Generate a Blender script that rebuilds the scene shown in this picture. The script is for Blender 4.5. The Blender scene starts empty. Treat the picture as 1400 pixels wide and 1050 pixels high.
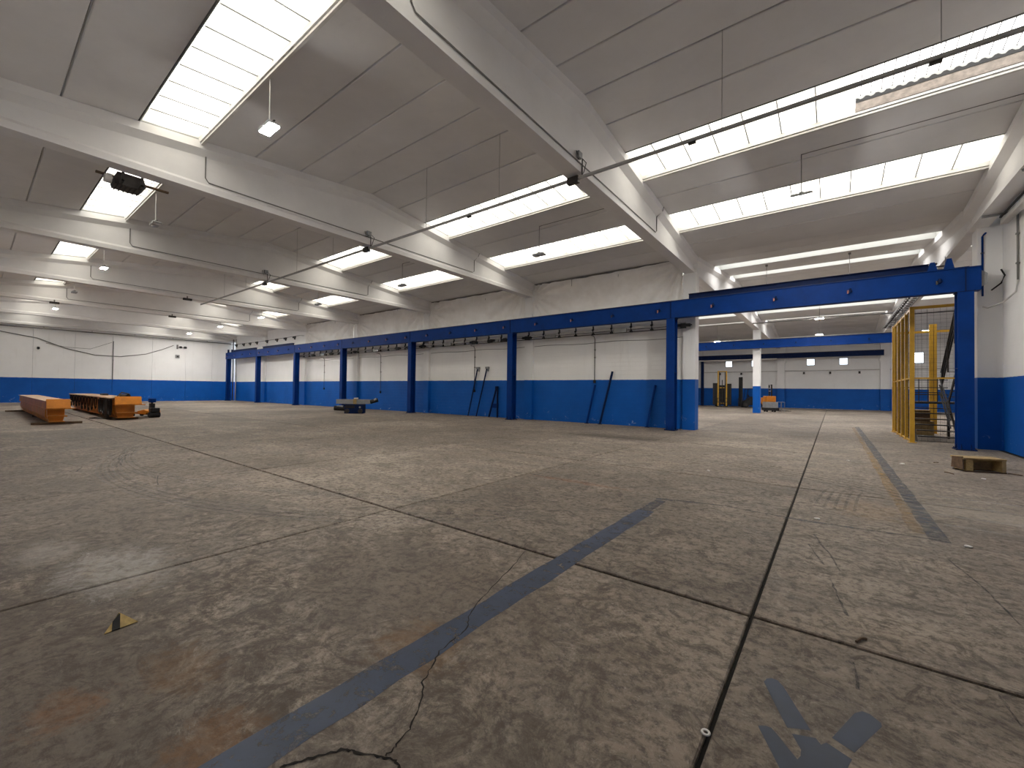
import bpy, bmesh, math, random
from mathutils import Vector, Matrix, Euler
random.seed(7)
S = bpy.context.scene
COL = S.collection

# ------------------------------------------------------------------ camera
F_PX, YAW, PITCH, ROLL, EYE = 571.64, 0.654149, 0.0143496, 0.0125752, 1.6
fw = Vector((-math.sin(YAW)*math.cos(PITCH), math.cos(YAW)*math.cos(PITCH), math.sin(PITCH)))
r0 = Vector((math.cos(YAW), math.sin(YAW), 0)); u0 = r0.cross(fw)
rt = math.cos(ROLL)*r0 + math.sin(ROLL)*u0; up = rt.cross(fw)
cam_d = bpy.data.cameras.new('camera'); cam = bpy.data.objects.new('camera', cam_d); COL.objects.link(cam)
cam.matrix_world = Matrix(((rt.x, up.x, -fw.x, 0), (rt.y, up.y, -fw.y, 0), (rt.z, up.z, -fw.z, EYE), (0, 0, 0, 1)))
cam_d.sensor_fit = 'HORIZONTAL'; cam_d.sensor_width = 36; cam_d.lens = F_PX/1400*36
cam_d.clip_start = 0.05; cam_d.clip_end = 400
S.camera = cam

# ------------------------------------------------------------------ world, exposure, light levels
w = bpy.data.worlds.new('overcast_sky'); S.world = w; w.use_nodes = True
bg = w.node_tree.nodes['Background']; bg.inputs[0].default_value = (0.78, 0.88, 1.0, 1); bg.inputs[1].default_value = 2.2
SKYLIGHT_GLOW = 3.0          # daylight coming through the roof lights
LAMP_GLOW = 600.0
S.view_settings.view_transform = 'Standard'; S.view_settings.look = 'None'
S.view_settings.exposure = 0.9; S.view_settings.gamma = 1; S.view_settings.use_curve_mapping = False
cy = S.cycles
cy.use_denoising = True; cy.max_bounces = 10; cy.diffuse_bounces = 8; cy.glossy_bounces = 3
cy.transmission_bounces = 4; cy.transparent_max_bounces = 12; cy.caustics_reflective = False; cy.caustics_refractive = False
cy.use_light_tree = True; cy.sample_clamp_indirect = 6.0

# ------------------------------------------------------------------ mesh helpers
class MB:
    def __init__(s): s.v = []; s.f = []
    def quad(s, *p):
        n = len(s.v); s.v += [tuple(q) for q in p]; s.f.append(tuple(range(n, n+len(p)))); return s
    def box(s, a, b):
        x0, y0, z0 = a; x1, y1, z1 = b; n = len(s.v)
        s.v += [(x0,y0,z0),(x1,y0,z0),(x1,y1,z0),(x0,y1,z0),(x0,y0,z1),(x1,y0,z1),(x1,y1,z1),(x0,y1,z1)]
        s.f += [tuple(n+i for i in q) for q in ((0,3,2,1),(4,5,6,7),(0,1,5,4),(1,2,6,5),(2,3,7,6),(3,0,4,7))]
        return s
    def cbox(s, c, d, rz=0.0, rot=None):
        n = len(s.v); M = (rot or Matrix.Rotation(rz, 3, 'Z'))
        for z in (-.5, .5):
            for x, y in ((-.5,-.5),(.5,-.5),(.5,.5),(-.5,.5)):
                q = M @ Vector((x*d[0], y*d[1], z*d[2])); s.v.append((c[0]+q.x, c[1]+q.y, c[2]+q.z))
        s.f += [tuple(n+i for i in q) for q in ((0,3,2,1),(4,5,6,7),(0,1,5,4),(1,2,6,5),(2,3,7,6),(3,0,4,7))]
        return s
    def loft(s, rings, cap=True, close=True):
        n = len(s.v); k = len(rings[0])
        for r in rings: s.v += [tuple(p) for p in r]
        for i in range(len(rings)-1):
            for j in range(k if close else k-1):
                a = n+i*k+j; b = n+i*k+(j+1) % k; s.f.append((a, b, b+k, a+k))
        if cap and close:
            s.f.append(tuple(n+j for j in reversed(range(k)))); s.f.append(tuple(n+(len(rings)-1)*k+j for j in range(k)))
        return s
    def prism(s, pts, axis, a, b):
        def P(p, t): return {'x': (t, p[0], p[1]), 'y': (p[0], t, p[1]), 'z': (p[0], p[1], t)}[axis]
        return s.loft([[P(p, a) for p in pts], [P(p, b) for p in pts]])
    def tube(s, path, r, n=8):
        path = [Vector(p) for p in path]; rings = []
        for i, p in enumerate(path):
            t = (path[min(i+1, len(path)-1)] - path[max(i-1, 0)]).normalized()
            h = Vector((0, 0, 1)) if abs(t.z) < .9 else Vector((1, 0, 0))
            a = t.cross(h).normalized(); b = t.cross(a)
            rr = r[i] if isinstance(r, (list, tuple)) else r
            rings.append([p + a*math.cos(2*math.pi*k/n)*rr + b*math.sin(2*math.pi*k/n)*rr for k in range(n)])
        return s.loft(rings)
    def cyl(s, a, b, r, n=14): return s.tube([a, b], r, n)
    def mesh(s, name, mat, smooth=False):
        me = bpy.data.meshes.new(name); me.from_pydata(s.v, [], s.f); me.update()
        bm = bmesh.new(); bm.from_mesh(me); bmesh.ops.recalc_face_normals(bm, faces=bm.faces); bm.to_mesh(me); bm.free()
        for m in (mat if isinstance(mat, (list, tuple)) else [mat]): me.materials.append(m)
        if smooth:
            for p in me.polygons: p.use_smooth = True
        return me
    def build(s, name, mat, parent=None, smooth=False, bevel=0, loc=None, rot=None):
        o = bpy.data.objects.new(name, s.mesh(name, mat, smooth)); COL.objects.link(o)
        if parent: o.parent = parent
        if loc: o.location = loc
        if rot: o.rotation_euler = rot
        if bevel:
            b = o.modifiers.new('bevel', 'BEVEL'); b.width = bevel; b.segments = 2; b.limit_method = 'ANGLE'; b.angle_limit = math.radians(40)
        return o
def inst(name, me, parent=None, loc=(0,0,0), rot=(0,0,0)):
    o = bpy.data.objects.new(name, me); COL.objects.link(o); o.location = loc; o.rotation_euler = rot
    if parent: o.parent = parent
    return o
def tag(o, label, cat, group=None):
    o['label'] = label; o['category'] = cat
    if group: o['group'] = group
    return o
def struct(o): o['kind'] = 'structure'; return o
def thing(name, label, cat, loc=(0,0,0), rz=0, group=None):
    o = bpy.data.objects.new(name, None); COL.objects.link(o); o.location = loc; o.rotation_euler = (0, 0, rz)
    o.empty_display_size = .2
    return tag(o, label, cat, group)
def copy_tree(o, parent=None):
    c = o.copy(); COL.objects.link(c); c.parent = parent
    for ch in list(o.children): copy_tree(ch, c)
    return c

# ------------------------------------------------------------------ materials
def mat(name): 
    m = bpy.data.materials.new(name); m.use_nodes = True; nt = m.node_tree
    return m, nt, nt.nodes['Principled BSDF']
def N(nt, t, **k):
    n = nt.nodes.new(t)
    for a, b in k.items():
        if a == 'inp':
            for i, v in b.items(): n.inputs[i].default_value = v
        else: setattr(n, a, b)
    return n
def L(nt, a, b): nt.links.new(a, b)
def noise(nt, vec, scale, detail=4, rough=.6, dist=0.0):
    n = N(nt, 'ShaderNodeTexNoise', inp={'Scale': scale, 'Detail': detail, 'Roughness': rough, 'Distortion': dist})
    L(nt, vec, n.inputs['Vector']); return n.outputs['Fac']
def ramp(nt, fac, stops):
    n = N(nt, 'ShaderNodeValToRGB'); e = n.color_ramp.elements
    while len(e) < len(stops): e.new(.5)
    for i, (p, c) in enumerate(stops):
        e[i].position = p; e[i].color = (c, c, c, 1) if isinstance(c, (int, float)) else (*c, 1)
    L(nt, fac, n.inputs[0]); return n.outputs[0]
def mix(nt, fac, a, b, mode='MIX'):
    n = N(nt, 'ShaderNodeMix', data_type='RGBA', blend_type=mode)
    for s, i in ((fac, 0), (a, 6), (b, 7)):
        if isinstance(s, (int, float)): n.inputs[i].default_value = s
        elif isinstance(s, tuple): n.inputs[i].default_value = (*s, 1)
        else: L(nt, s, n.inputs[i])
    return n.outputs[2]
def math_(nt, op, a, b=None, c=None, clamp=False):
    n = N(nt, 'ShaderNodeMath', operation=op, use_clamp=clamp)
    for i, s in enumerate((a, b, c)):
        if s is None: continue
        if isinstance(s, (int, float)): n.inputs[i].default_value = s
        else: L(nt, s, n.inputs[i])
    return n.outputs[0]
def pos(nt, scale=(1,1,1)):
    g = N(nt, 'ShaderNodeNewGeometry'); m = N(nt, 'ShaderNodeMapping'); m.inputs['Scale'].default_value = scale
    L(nt, g.outputs['Position'], m.inputs['Vector']); return m.outputs[0]
def objc(nt, scale=(1,1,1)):
    g = N(nt, 'ShaderNodeTexCoord'); m = N(nt, 'ShaderNodeMapping'); m.inputs['Scale'].default_value = scale
    L(nt, g.outputs['Object'], m.inputs['Vector']); return m.outputs[0]
def bump(nt, bs, h, strength=.3, dist=.02):
    b = N(nt, 'ShaderNodeBump', inp={'Strength': strength, 'Distance': dist}); L(nt, h, b.inputs['Height']); L(nt, b.outputs[0], bs.inputs['Normal'])

def simple(name, col, rough=.5, metal=0.0, var=.15, scale=6.0, dirt=None, dirt_amt=.5, spec=.3):
    m, nt, b = mat(name); p = pos(nt)
    f = noise(nt, p, scale, 5)
    d = tuple(max(0, c*(1-var)) for c in col); l = tuple(min(1, c*(1+var)) for c in col)
    c = ramp(nt, f, [(.3, d), (.7, l)])
    if dirt:
        k = ramp(nt, noise(nt, p, scale*.35, 6, .7), [(.5, 0.0), (.75, dirt_amt)])
        c = mix(nt, k, c, dirt)
    L(nt, c, b.inputs['Base Color']); b.inputs['Roughness'].default_value = rough; b.inputs['Metallic'].default_value = metal
    b.inputs['Specular IOR Level'].default_value = spec
    bump(nt, b, noise(nt, p, scale*8, 3), .08, .01)
    return m

BLUE = (0.002, 0.092, 0.41)
WHITE = (0.87, 0.858, 0.84)
def wall_mat(name, axis, block=True, line=2.15):
    m, nt, b = mat(name)
    p = pos(nt); g = N(nt, 'ShaderNodeSeparateXYZ'); L(nt, p, g.inputs[0])
    z = g.outputs['Z']; a = g.outputs[axis]
    cmb = N(nt, 'ShaderNodeCombineXYZ'); L(nt, a, cmb.inputs[0]); L(nt, z, cmb.inputs[1])
    big = noise(nt, p, .7, 5, .65); fine = noise(nt, p, 9, 4)
    st = noise(nt, pos(nt, (2.2, 2.2, .25)), 1.6, 5, .7)
    wcol = ramp(nt, big, [(.25, tuple(c*.93 for c in WHITE)), (.7, WHITE)])
    wcol = mix(nt, ramp(nt, st, [(.58, 0.0), (.85, .3)]), wcol, (.52, .50, .47))
    bcol = ramp(nt, big, [(.25, (BLUE[0], BLUE[1]*.82, BLUE[2]*.82)), (.75, (BLUE[0]*1.5, BLUE[1]*1.15, BLUE[2]*1.12))])
    # scuffs: flaked paint near the floor
    low = math_(nt, 'SUBTRACT', 1.0, math_(nt, 'MULTIPLY', z, 1.3), clamp=True)
    fl = math_(nt, 'MULTIPLY', ramp(nt, noise(nt, p, 3.2, 6, .75, .6), [(.61, 0.0), (.66, 1.0)]), math_(nt, 'POWER', low, 1.4))
    bcol = mix(nt, math_(nt, 'MULTIPLY', fl, .55), bcol, (.55, .6, .66))
    edge = math_(nt, 'ADD', z, math_(nt, 'MULTIPLY', math_(nt, 'SUBTRACT', noise(nt, p, 4, 2), .5), .03))
    isb = math_(nt, 'LESS_THAN', edge, line)
    L(nt, mix(nt, isb, wcol, bcol), b.inputs['Base Color'])
    L(nt, mix(nt, isb, (.75,.75,.75), (.5,.5,.5)), b.inputs['Roughness']); b.inputs['Specular IOR Level'].default_value = .22
    if block:
        br = N(nt, 'ShaderNodeTexBrick', inp={'Scale': 1.0, 'Mortar Size': .008, 'Brick Width': .5, 'Row Height': .2, 'Mortar Smooth': .3})
        br.inputs['Color1'].default_value = (1,1,1,1); br.inputs['Color2'].default_value = (.92,.92,.92,1); br.inputs['Mortar'].default_value = (0,0,0,1)
        L(nt, cmb.outputs[0], br.inputs['Vector'])
        h = math_(nt, 'ADD', br.outputs['Color'], math_(nt, 'MULTIPLY', fine, .3)); bump(nt, b, h, .5, .012)
    else: bump(nt, b, fine, .12, .01)
    return m
M = {}
M['wall_x'] = wall_mat('painted_block_wall', 'X'); M['wall_y'] = wall_mat('painted_block_side_wall', 'Y')
M['panel_wall'] = wall_mat('painted_panel_wall', 'Y', False); M['pillar'] = wall_mat('painted_concrete_pillar', 'X', False)

def concrete_floor():
    m, nt, b = mat('worn_concrete')
    p = pos(nt); oi = N(nt, 'ShaderNodeObjectInfo')
    big = noise(nt, p, .28, 6, .62, .4); mid = noise(nt, pos(nt, (.9, 1.6, 1)), 1.3, 6, .7, .5); fine = noise(nt, p, 14, 6, .75)
    c = ramp(nt, big, [(.28, (.158, .124, .096)), (.5, (.292, .240, .191)), (.72, (.420, .356, .290))])
    c = mix(nt, ramp(nt, mid, [(.35, .62), (.62, 0.0)]), c, (.100, .082, .066))
    c = mix(nt, math_(nt, 'MULTIPLY', ramp(nt, noise(nt, p, 5, 5, .8, 1.0), [(.52, 0.0), (.70, 1.0)]), .5), c, (.41, .36, .30))
    c = mix(nt, ramp(nt, fine, [(.38, .75), (.53, 0.0)]), c, (.060, .049, .041))
    c = mix(nt, ramp(nt, noise(nt, p, 38, 5, .8), [(.54, 0.0), (.70, .55)]), c, (.42, .38, .34))
    c = mix(nt, ramp(nt, noise(nt, p, 3.4, 7, .82, 1.4), [(.40, .72), (.49, 0.0)]), c, (.080, .064, .050))
    # directional scrapes
    for sc, rot in (((.5, 9, 1), .35), ((7, .45, 1), -.2), ((.6, 12, 1), -.6)):
        g = N(nt, 'ShaderNodeNewGeometry'); mp = N(nt, 'ShaderNodeMapping'); mp.inputs['Rotation'].default_value = (0, 0, rot); mp.inputs['Scale'].default_value = sc
        L(nt, g.outputs['Position'], mp.inputs['Vector'])
        s = noise(nt, mp.outputs[0], 1.5, 5, .7, .3)
        patch = ramp(nt, noise(nt, p, .6+rot*.3, 3), [(.48, 0.0), (.66, 1.0)])
        c = mix(nt, math_(nt, 'MULTIPLY', ramp(nt, s, [(.58, 0.0), (.68, .55)]), patch), c, (.075, .062, .052))
        c = mix(nt, math_(nt, 'MULTIPLY', ramp(nt, s, [(.30, .4), (.40, 0.0)]), patch), c, (.38, .34, .30))
    # stains with a place and shape of their own: rust, bleached patch, oily area, plus some painted-in shade
    def spot(x, y, rx, ry, soft=.5):
        g = N(nt, 'ShaderNodeNewGeometry'); v = N(nt, 'ShaderNodeVectorMath', operation='SUBTRACT'); v.inputs[1].default_value = (x, y, 0); L(nt, g.outputs['Position'], v.inputs[0])
        v2 = N(nt, 'ShaderNodeVectorMath', operation='DIVIDE'); v2.inputs[1].default_value = (rx, ry, 1); L(nt, v.outputs[0], v2.inputs[0])
        ln = N(nt, 'ShaderNodeVectorMath', operation='LENGTH'); L(nt, v2.outputs[0], ln.inputs[0])
        d = math_(nt, 'ADD', ln.outputs['Value'], math_(nt, 'MULTIPLY', math_(nt, 'SUBTRACT', noise(nt, p, 3.6, 9, .85, .8), .5), 3.6))
        return math_(nt, 'SUBTRACT', 1.0, math_(nt, 'MULTIPLY', math_(nt, 'SUBTRACT', d, 1-soft), 1/soft), clamp=True)
    for (x, y, rx, ry, k, col) in ((-3.2, .0, 3.4, 1.7, .62, (.070, .053, .040)), (-7.5, 1.0, 4.5, 1.3, .5, (.085, .069, .055)), (-2.9, 2.2, 1.9, 1.3, .5, (.085, .067, .053)), (-6.2, 2.2, 2.2, .6, .45, (.08, .065, .052)), (-1.1, .9, 1.2, .9, .45, (.085, .069, .055)), (.2, 1.7, .8, .6, .4, (.09, .073, .058)),  # large dark spots: dirty stains, deepened to paint in the dimmer near floor
            (-2.98, .3, .18, .2, .5, (.22, .095, .03)), (-2.2, .7, .25, .2, .45, (.22, .10, .03)), (-2.05, 1.75, .35, .3, .4, (.21, .11, .04)), (-2.95, .8, .35, .2, .35, (.2, .10, .03)),
            (-3.6, 6.55, 1.0, .12, .45, (.27, .11, .05)), (-4.95, .85, .75, .42, .62, (.42, .39, .355)), (-5.9, .5, .5, .25, .5, (.36, .33, .29)),
            (-6.0, 13.9, 2.4, .9, .7, (.07, .055, .045)), (.4, 7.6, .5, .7, .25, (.33, .2, .08)), (-1.2, 1.6, .6, .4, .4, (.09, .075, .06)),  # first spot: shadow smear by the dividing wall, painted into the concrete colour
            (2.2, 8.4, 1.6, 1.0, .3, (.42, .37, .31)), (-19, 2.2, 6, 1.0, .35, (.10, .082, .066))):
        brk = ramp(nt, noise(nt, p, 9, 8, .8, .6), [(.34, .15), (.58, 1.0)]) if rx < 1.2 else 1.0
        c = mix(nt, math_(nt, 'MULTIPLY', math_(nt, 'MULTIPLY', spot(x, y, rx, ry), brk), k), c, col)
    # each slab was cast on its own
    c = mix(nt, 1.0, c, ramp(nt, oi.outputs['Random'], [(0, .86), (1, 1.1)]), 'MULTIPLY')
    L(nt, c, b.inputs['Base Color'])
    L(nt, ramp(nt, mid, [(.3, .62), (.7, .85)]), b.inputs['Roughness']); b.inputs['Specular IOR Level'].default_value = .22
    bump(nt, b, math_(nt, 'ADD', fine, math_(nt, 'MULTIPLY', mid, .8)), .45, .015)
    return m
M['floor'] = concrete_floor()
M['joint'] = simple('dirty_joint_filler', (.012, .010, .008), .9, var=.4, scale=12)
M['crack'] = simple('crack_dirt', (.015, .012, .010), .95, var=.3, scale=20)
def worn_paint(name, col, wear=(.52, .68), alpha=.92, rough=.6):
    m, nt, b = mat(name); p = pos(nt)
    c = ramp(nt, noise(nt, p, 2.5, 6, .7), [(.3, tuple(v*.6 for v in col)), (.7, tuple(v*1.25 for v in col))])
    L(nt, c, b.inputs['Base Color']); b.inputs['Roughness'].default_value = rough
    k = ramp(nt, noise(nt, p, 7, 7, .78, .5), [(wear[0], alpha), (wear[1], alpha*.25)])
    L(nt, k, b.inputs['Alpha']); return m
M['paint_blue'] = worn_paint('worn_blue_floor_paint', (.026, .042, .082))
M['paint_dark'] = worn_paint('worn_slate_floor_paint', (.055, .065, .085), (.42, .62), .75)
M['paint_yellow'] = worn_paint('worn_yellow_floor_paint', (.36, .21, .06), (.40, .58), .6)
M['paint_white'] = worn_paint('faded_white_floor_paint', (.50, .46, .40), (.36, .6), .42)
M['tyre'] = worn_paint('tyre_rubber_marks', (.05, .04, .033), (.34, .58), .5)
M['scrape'] = worn_paint('dark_scrapes', (.03, .025, .02), (.42, .60), .8)
M['tyre_pale'] = worn_paint('pale_scraped_marks', (.34, .31, .28), (.34, .56), .42)

def concrete_white(name, col, var=.1):
    m, nt, b = mat(name); p = pos(nt); oi = N(nt, 'ShaderNodeObjectInfo')
    c = ramp(nt, noise(nt, p, .8, 6, .65), [(.3, tuple(v*(1-var) for v in col)), (.7, col)])
    c = mix(nt, ramp(nt, noise(nt, pos(nt, (1, 1, 3)), 2.4, 6, .75), [(.6, 0.0), (.85, .3)]), c, tuple(v*.62 for v in col))
    c = mix(nt, 1.0, c, ramp(nt, oi.outputs['Random'], [(0, .92), (1, 1.03)]), 'MULTIPLY')
    L(nt, c, b.inputs['Base Color']); b.inputs['Roughness'].default_value = .8; b.inputs['Specular IOR Level'].default_value = .25
    bump(nt, b, noise(nt, p, 22, 4, .7), .12, .006); return m
M['beam'] = concrete_white('white_painted_beam', (.86, .845, .83))
M['slab'] = concrete_white('painted_roof_panel', (.80, .785, .775))
M['kerb'] = concrete_white('white_kerb', (.85, .84, .82))
M['kerb_grey'] = concrete_white('grey_kerb_concrete', (.36, .365, .345))
M['wood'] = simple('dull_wood', (.24, .205, .175), .7, var=.3, scale=9)
M['blue_steel'] = simple('blue_painted_steel', (.001, .031, .180), .55, var=.12, scale=3, dirt=(.004, .015, .06), dirt_amt=.4, spec=.12)
M['navy_steel'] = simple('dark_blue_steel', (.002, .012, .060), .6, var=.2, scale=4, spec=.15)
M['yellow_steel'] = simple('yellow_painted_steel', (.56, .32, .035), .45, var=.12, scale=5, dirt=(.22, .12, .03), dirt_amt=.5)
M['orange_steel'] = simple('orange_painted_steel', (.58, .20, .018), .45, var=.15, scale=3, dirt=(.16, .07, .02), dirt_amt=.6)
M['orange_top'] = simple('dusty_orange_steel', (.46, .30, .18), .6, var=.2, scale=4)
M['black'] = simple('black_plastic', (.014, .013, .013), .55, var=.3)
M['rubber'] = simple('black_rubber', (.02, .019, .018), .8, var=.3)
M['dark_steel'] = simple('dark_steel', (.045, .04, .037), .5, .4, var=.3)
M['grey_steel'] = simple('grey_galvanised_steel', (.30, .30, .29), .42, .6, var=.15)
M['grey_paint'] = simple('grey_paint', (.28, .285, .29), .5, var=.12)
M['duct_grey'] = simple('light_grey_duct', (.40, .39, .38), .5, .1, var=.1)
M['pipe_grey'] = simple('grey_conduit', (.20, .19, .18), .5, .2, var=.15)
M['pipe_white'] = simple('white_conduit', (.62, .60, .57), .5, var=.08)
M['red'] = simple('red_paint', (.32, .018, .012), .4, var=.15)
M['insul'] = simple('pinkish_insulator', (.36, .16, .13), .5, var=.2)
M['card'] = simple('yellowed_cardboard', (.50, .36, .15), .85, var=.3, scale=25)
M['paper'] = simple('white_paper', (.72, .70, .66), .8, var=.08)
M['timber'] = simple('raw_timber', (.36, .25, .11), .75, var=.3, scale=9, dirt=(.14, .09, .04), dirt_amt=.6)
M['timber_dark'] = simple('old_dark_timber', (.12, .075, .045), .8, var=.3, scale=9)
M['stone'] = simple('chrome', (.6, .6, .6), .25, .9, var=.05)

def glow(name, col, strength):
    m = bpy.data.materials.new(name); m.use_nodes = True; nt = m.node_tree; nt.nodes.clear()
    o = N(nt, 'ShaderNodeOutputMaterial'); e = N(nt, 'ShaderNodeEmission', inp={'Strength': strength}); e.inputs[0].default_value = (*col, 1)
    L(nt, e.outputs[0], o.inputs[0]); return m
def skysheet():
    m = bpy.data.materials.new('daylit_corrugated_sheet'); m.use_nodes = True; nt = m.node_tree; nt.nodes.clear()
    o = N(nt, 'ShaderNodeOutputMaterial'); e = N(nt, 'ShaderNodeEmission', inp={'Strength': SKYLIGHT_GLOW})
    p = pos(nt)
    c = ramp(nt, noise(nt, p, .9, 5, .65), [(.3, (1.0, .93, .86)), (.65, (1.0, .985, .97))])
    L(nt, c, e.inputs[0])
    d = N(nt, 'ShaderNodeBsdfTranslucent'); d.inputs[0].default_value = (.3, .3, .28, 1)
    a = N(nt, 'ShaderNodeAddShader'); L(nt, e.outputs[0], a.inputs[0]); L(nt, d.outputs[0], a.inputs[1]); L(nt, a.outputs[0], o.inputs[0]); return m
M['sheet'] = skysheet()
def multiwall():
    m = bpy.data.materials.new('multiwall_polycarbonate'); m.use_nodes = True; nt = m.node_tree; nt.nodes.clear()
    o = N(nt, 'ShaderNodeOutputMaterial'); t = N(nt, 'ShaderNodeBsdfTransparent'); t.inputs[0].default_value = (.95, .95, .93, 1)
    d = N(nt, 'ShaderNodeBsdfTranslucent'); p = pos(nt)
    L(nt, ramp(nt, noise(nt, p, 1.5, 6, .7), [(.3, (.62, .58, .50)), (.7, (.86, .85, .82))]), d.inputs[0])
    mx = N(nt, 'ShaderNodeMixShader'); L(nt, ramp(nt, noise(nt, pos(nt, (1, 1, 1)), 1.1, 6, .7), [(.35, .62), (.7, .42)]), mx.inputs[0])
    L(nt, t.outputs[0], mx.inputs[1]); L(nt, d.outputs[0], mx.inputs[2]); L(nt, mx.outputs[0], o.inputs[0]); return m
M['multiwall'] = multiwall()
def tarp_mat():
    m = bpy.data.materials.new('white_plastic_sheeting'); m.use_nodes = True; nt = m.node_tree; nt.nodes.clear()
    o = N(nt, 'ShaderNodeOutputMaterial'); d = N(nt, 'ShaderNodeBsdfPrincipled', inp={'Roughness': .32}); t = N(nt, 'ShaderNodeBsdfTranslucent')
    p = pos(nt); c = ramp(nt, noise(nt, p, 1.2, 5, .65), [(.3, (.76, .73, .69)), (.7, (.90, .885, .86))])
    L(nt, c, d.inputs['Base Color']); L(nt, c, t.inputs[0])
    mx = N(nt, 'ShaderNodeMixShader'); mx.inputs[0].default_value = .45
    L(nt, d.outputs[0], mx.inputs[1]); L(nt, t.outputs[0], mx.inputs[2]); L(nt, mx.outputs[0], o.inputs[0]); return m
M['tarp'] = tarp_mat()
def glass_mat():
    m = bpy.data.materials.new('window_glass'); m.use_nodes = True; nt = m.node_tree; nt.nodes.clear()
    o = N(nt, 'ShaderNodeOutputMaterial'); t = N(nt, 'ShaderNodeBsdfTransparent'); g = N(nt, 'ShaderNodeBsdfGlossy', inp={'Roughness': .05})
    mx = N(nt, 'ShaderNodeMixShader'); mx.inputs[0].default_value = .07
    L(nt, t.outputs[0], mx.inputs[1]); L(nt, g.outputs[0], mx.inputs[2]); L(nt, mx.outputs[0], o.inputs[0]); return m
M['glass'] = glass_mat()
M['lamp_on'] = glow('lit_led_lens', (1.0, .98, .95), LAMP_GLOW)
M['lamp_off'] = simple('unlit_lens', (.42, .42, .42), .25, var=.05)

ORD = ['first', 'second', 'third', 'fourth', 'fifth', 'sixth', 'seventh', 'eighth']
# ------------------------------------------------------------------ layout numbers (metres)
BEAMS = [3.52 - 8.37*k for k in range(8)]          # roof beams of the big hall, right wall to end wall
Y0, Y1, RIDGE = -1.75, 18.95, 8.6
Y2, RIDGE2 = 38.8, 28.9
Y3, RIDGE3 = 56.0, 47.4
XL, XR = -55.2, 4.0
X2L, X2R = -38.33, 11.89
SL, ZR = .105, 8.47
def zr(y, r=RIDGE): return ZR - SL*abs(y-r)
ZB = 6.68

# ------------------------------------------------------------------ floor
floor = struct(MB().box((XL-.2, Y0-.2, -.3), (X2R+.2, Y3+.2, -.03)).build('floor', M['joint']))
gap = .025
def slab_mesh(wx, wy):
    a, b, e = wx/2-gap/2, wy/2-gap*.8, .008
    mb = MB()
    mb.loft([[(-a,-b,-.04),(a,-b,-.04),(a,b,-.04),(-a,b,-.04)], [(-a,-b,-e),(a,-b,-e),(a,b,-e),(-a,b,-e)], [(-a+e,-b+e,0),(a-e,-b+e,0),(a-e,b-e,0),(-a+e,b-e,0)]])
    return mb.mesh('floor_slab', M['floor'])
xj = [XL] + sorted([-.46 - 4.185*k for k in range(14) if -.46-4.185*k > XL+1]) + [3.9]
yj = [Y0, 3.46, 8.62, 13.79, 18.95]
cache = {}
def slabs(xs, ys):
    for i in range(len(xs)-1):
        for j in range(len(ys)-1):
            wx, wy = round(xs[i+1]-xs[i], 3), round(ys[j+1]-ys[j], 3)
            if (wx, wy) not in cache: cache[(wx, wy)] = slab_mesh(wx, wy)
            inst('floor_slab', cache[(wx, wy)], floor, ((xs[i]+xs[i+1])/2, (ys[j]+ys[j+1])/2, 0))
slabs(xj, yj)
slabs([X2L] + [-.46-4.185*k for k in range(8, -1, -1)] + [3.73, 7.9, X2R], [18.95, 24.1, 29.3, 34.4, 39.6, 44.8, 50, Y3])

def flat(name, pts, m, z=.0015, parent=floor):
    return MB().quad(*[(x, y, z) for x, y in pts]).build(name, m, parent)
def strip(name, pts, w, m, z=.002, jit=0.0, sub=1):
    P = []
    for i in range(len(pts)-1):
        for k in range(sub):
            t = k/sub; P.append(Vector((pts[i][0]*(1-t)+pts[i+1][0]*t, pts[i][1]*(1-t)+pts[i+1][1]*t)))
    P.append(Vector(pts[-1]))
    if jit: P = [P[0]] + [p + Vector((random.uniform(-jit, jit), random.uniform(-jit, jit))) for p in P[1:-1]] + [P[-1]]
    mb = MB(); a = []; b = []
    for i, p in enumerate(P):
        t = (P[min(i+1, len(P)-1)] - P[max(0, i-1)]).normalized(); n = Vector((-t.y, t.x))
        ww = w*(random.uniform(.4, 1.2) if jit else 1)*.5
        a.append((p.x+n.x*ww, p.y+n.y*ww, z)); b.append((p.x-n.x*ww, p.y-n.y*ww, z))
    for i in range(len(P)-1): mb.quad(a[i], b[i], b[i+1], a[i+1])
    return mb.build(name, m, floor)
def wavy_stripe(name, x0, x1, ya, yb, m, n=24, j=.012):
    mb = MB(); rows = []
    for i in range(n+1):
        y = ya + (yb-ya)*i/n; rows.append(((x0+random.uniform(-j, j), y, .0016), (x1+random.uniform(-j, j), y, .0016)))
    for i in range(n): mb.quad(rows[i][0], rows[i][1], rows[i+1][1], rows[i+1][0])
    return mb.build(name, m, floor)
wavy_stripe('blue_floor_stripe', -2.10, -1.88, -.2, 5.6, M['paint_blue'])['label'] = 'worn blue painted stripe across the bare concrete'
wavy_stripe('faded_floor_stripe', -2.08, -1.93, 5.58, 6.25, M['paint_dark'])
wavy_stripe('slate_floor_stripe', .86, 1.03, 6.5, 26.5, M['paint_dark'], 60)
wavy_stripe('yellow_floor_stripe', .73, .85, 6.75, 26.0, M['paint_yellow'], 60, .02)
strip('slate_cross_stripe', [(-2.1, 6.32), (-1.2, 6.55), (-.3, 6.46), (.95, 6.56)], .075, M['paint_dark'], .0014, .012, 8)
for y, x1 in ((7.4, 2.3), (8.0, 3.0), (8.7, 3.2), (9.4, 3.4)):
    strip('faded_white_stripe', [(1.1, y), (x1, y-.1)], .13, M['paint_white'], .0012, .02, 6)
strip('slate_floor_stripe', [(1.45, 5.6), (1.7, 5.2)], .09, M['paint_dark'])
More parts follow.
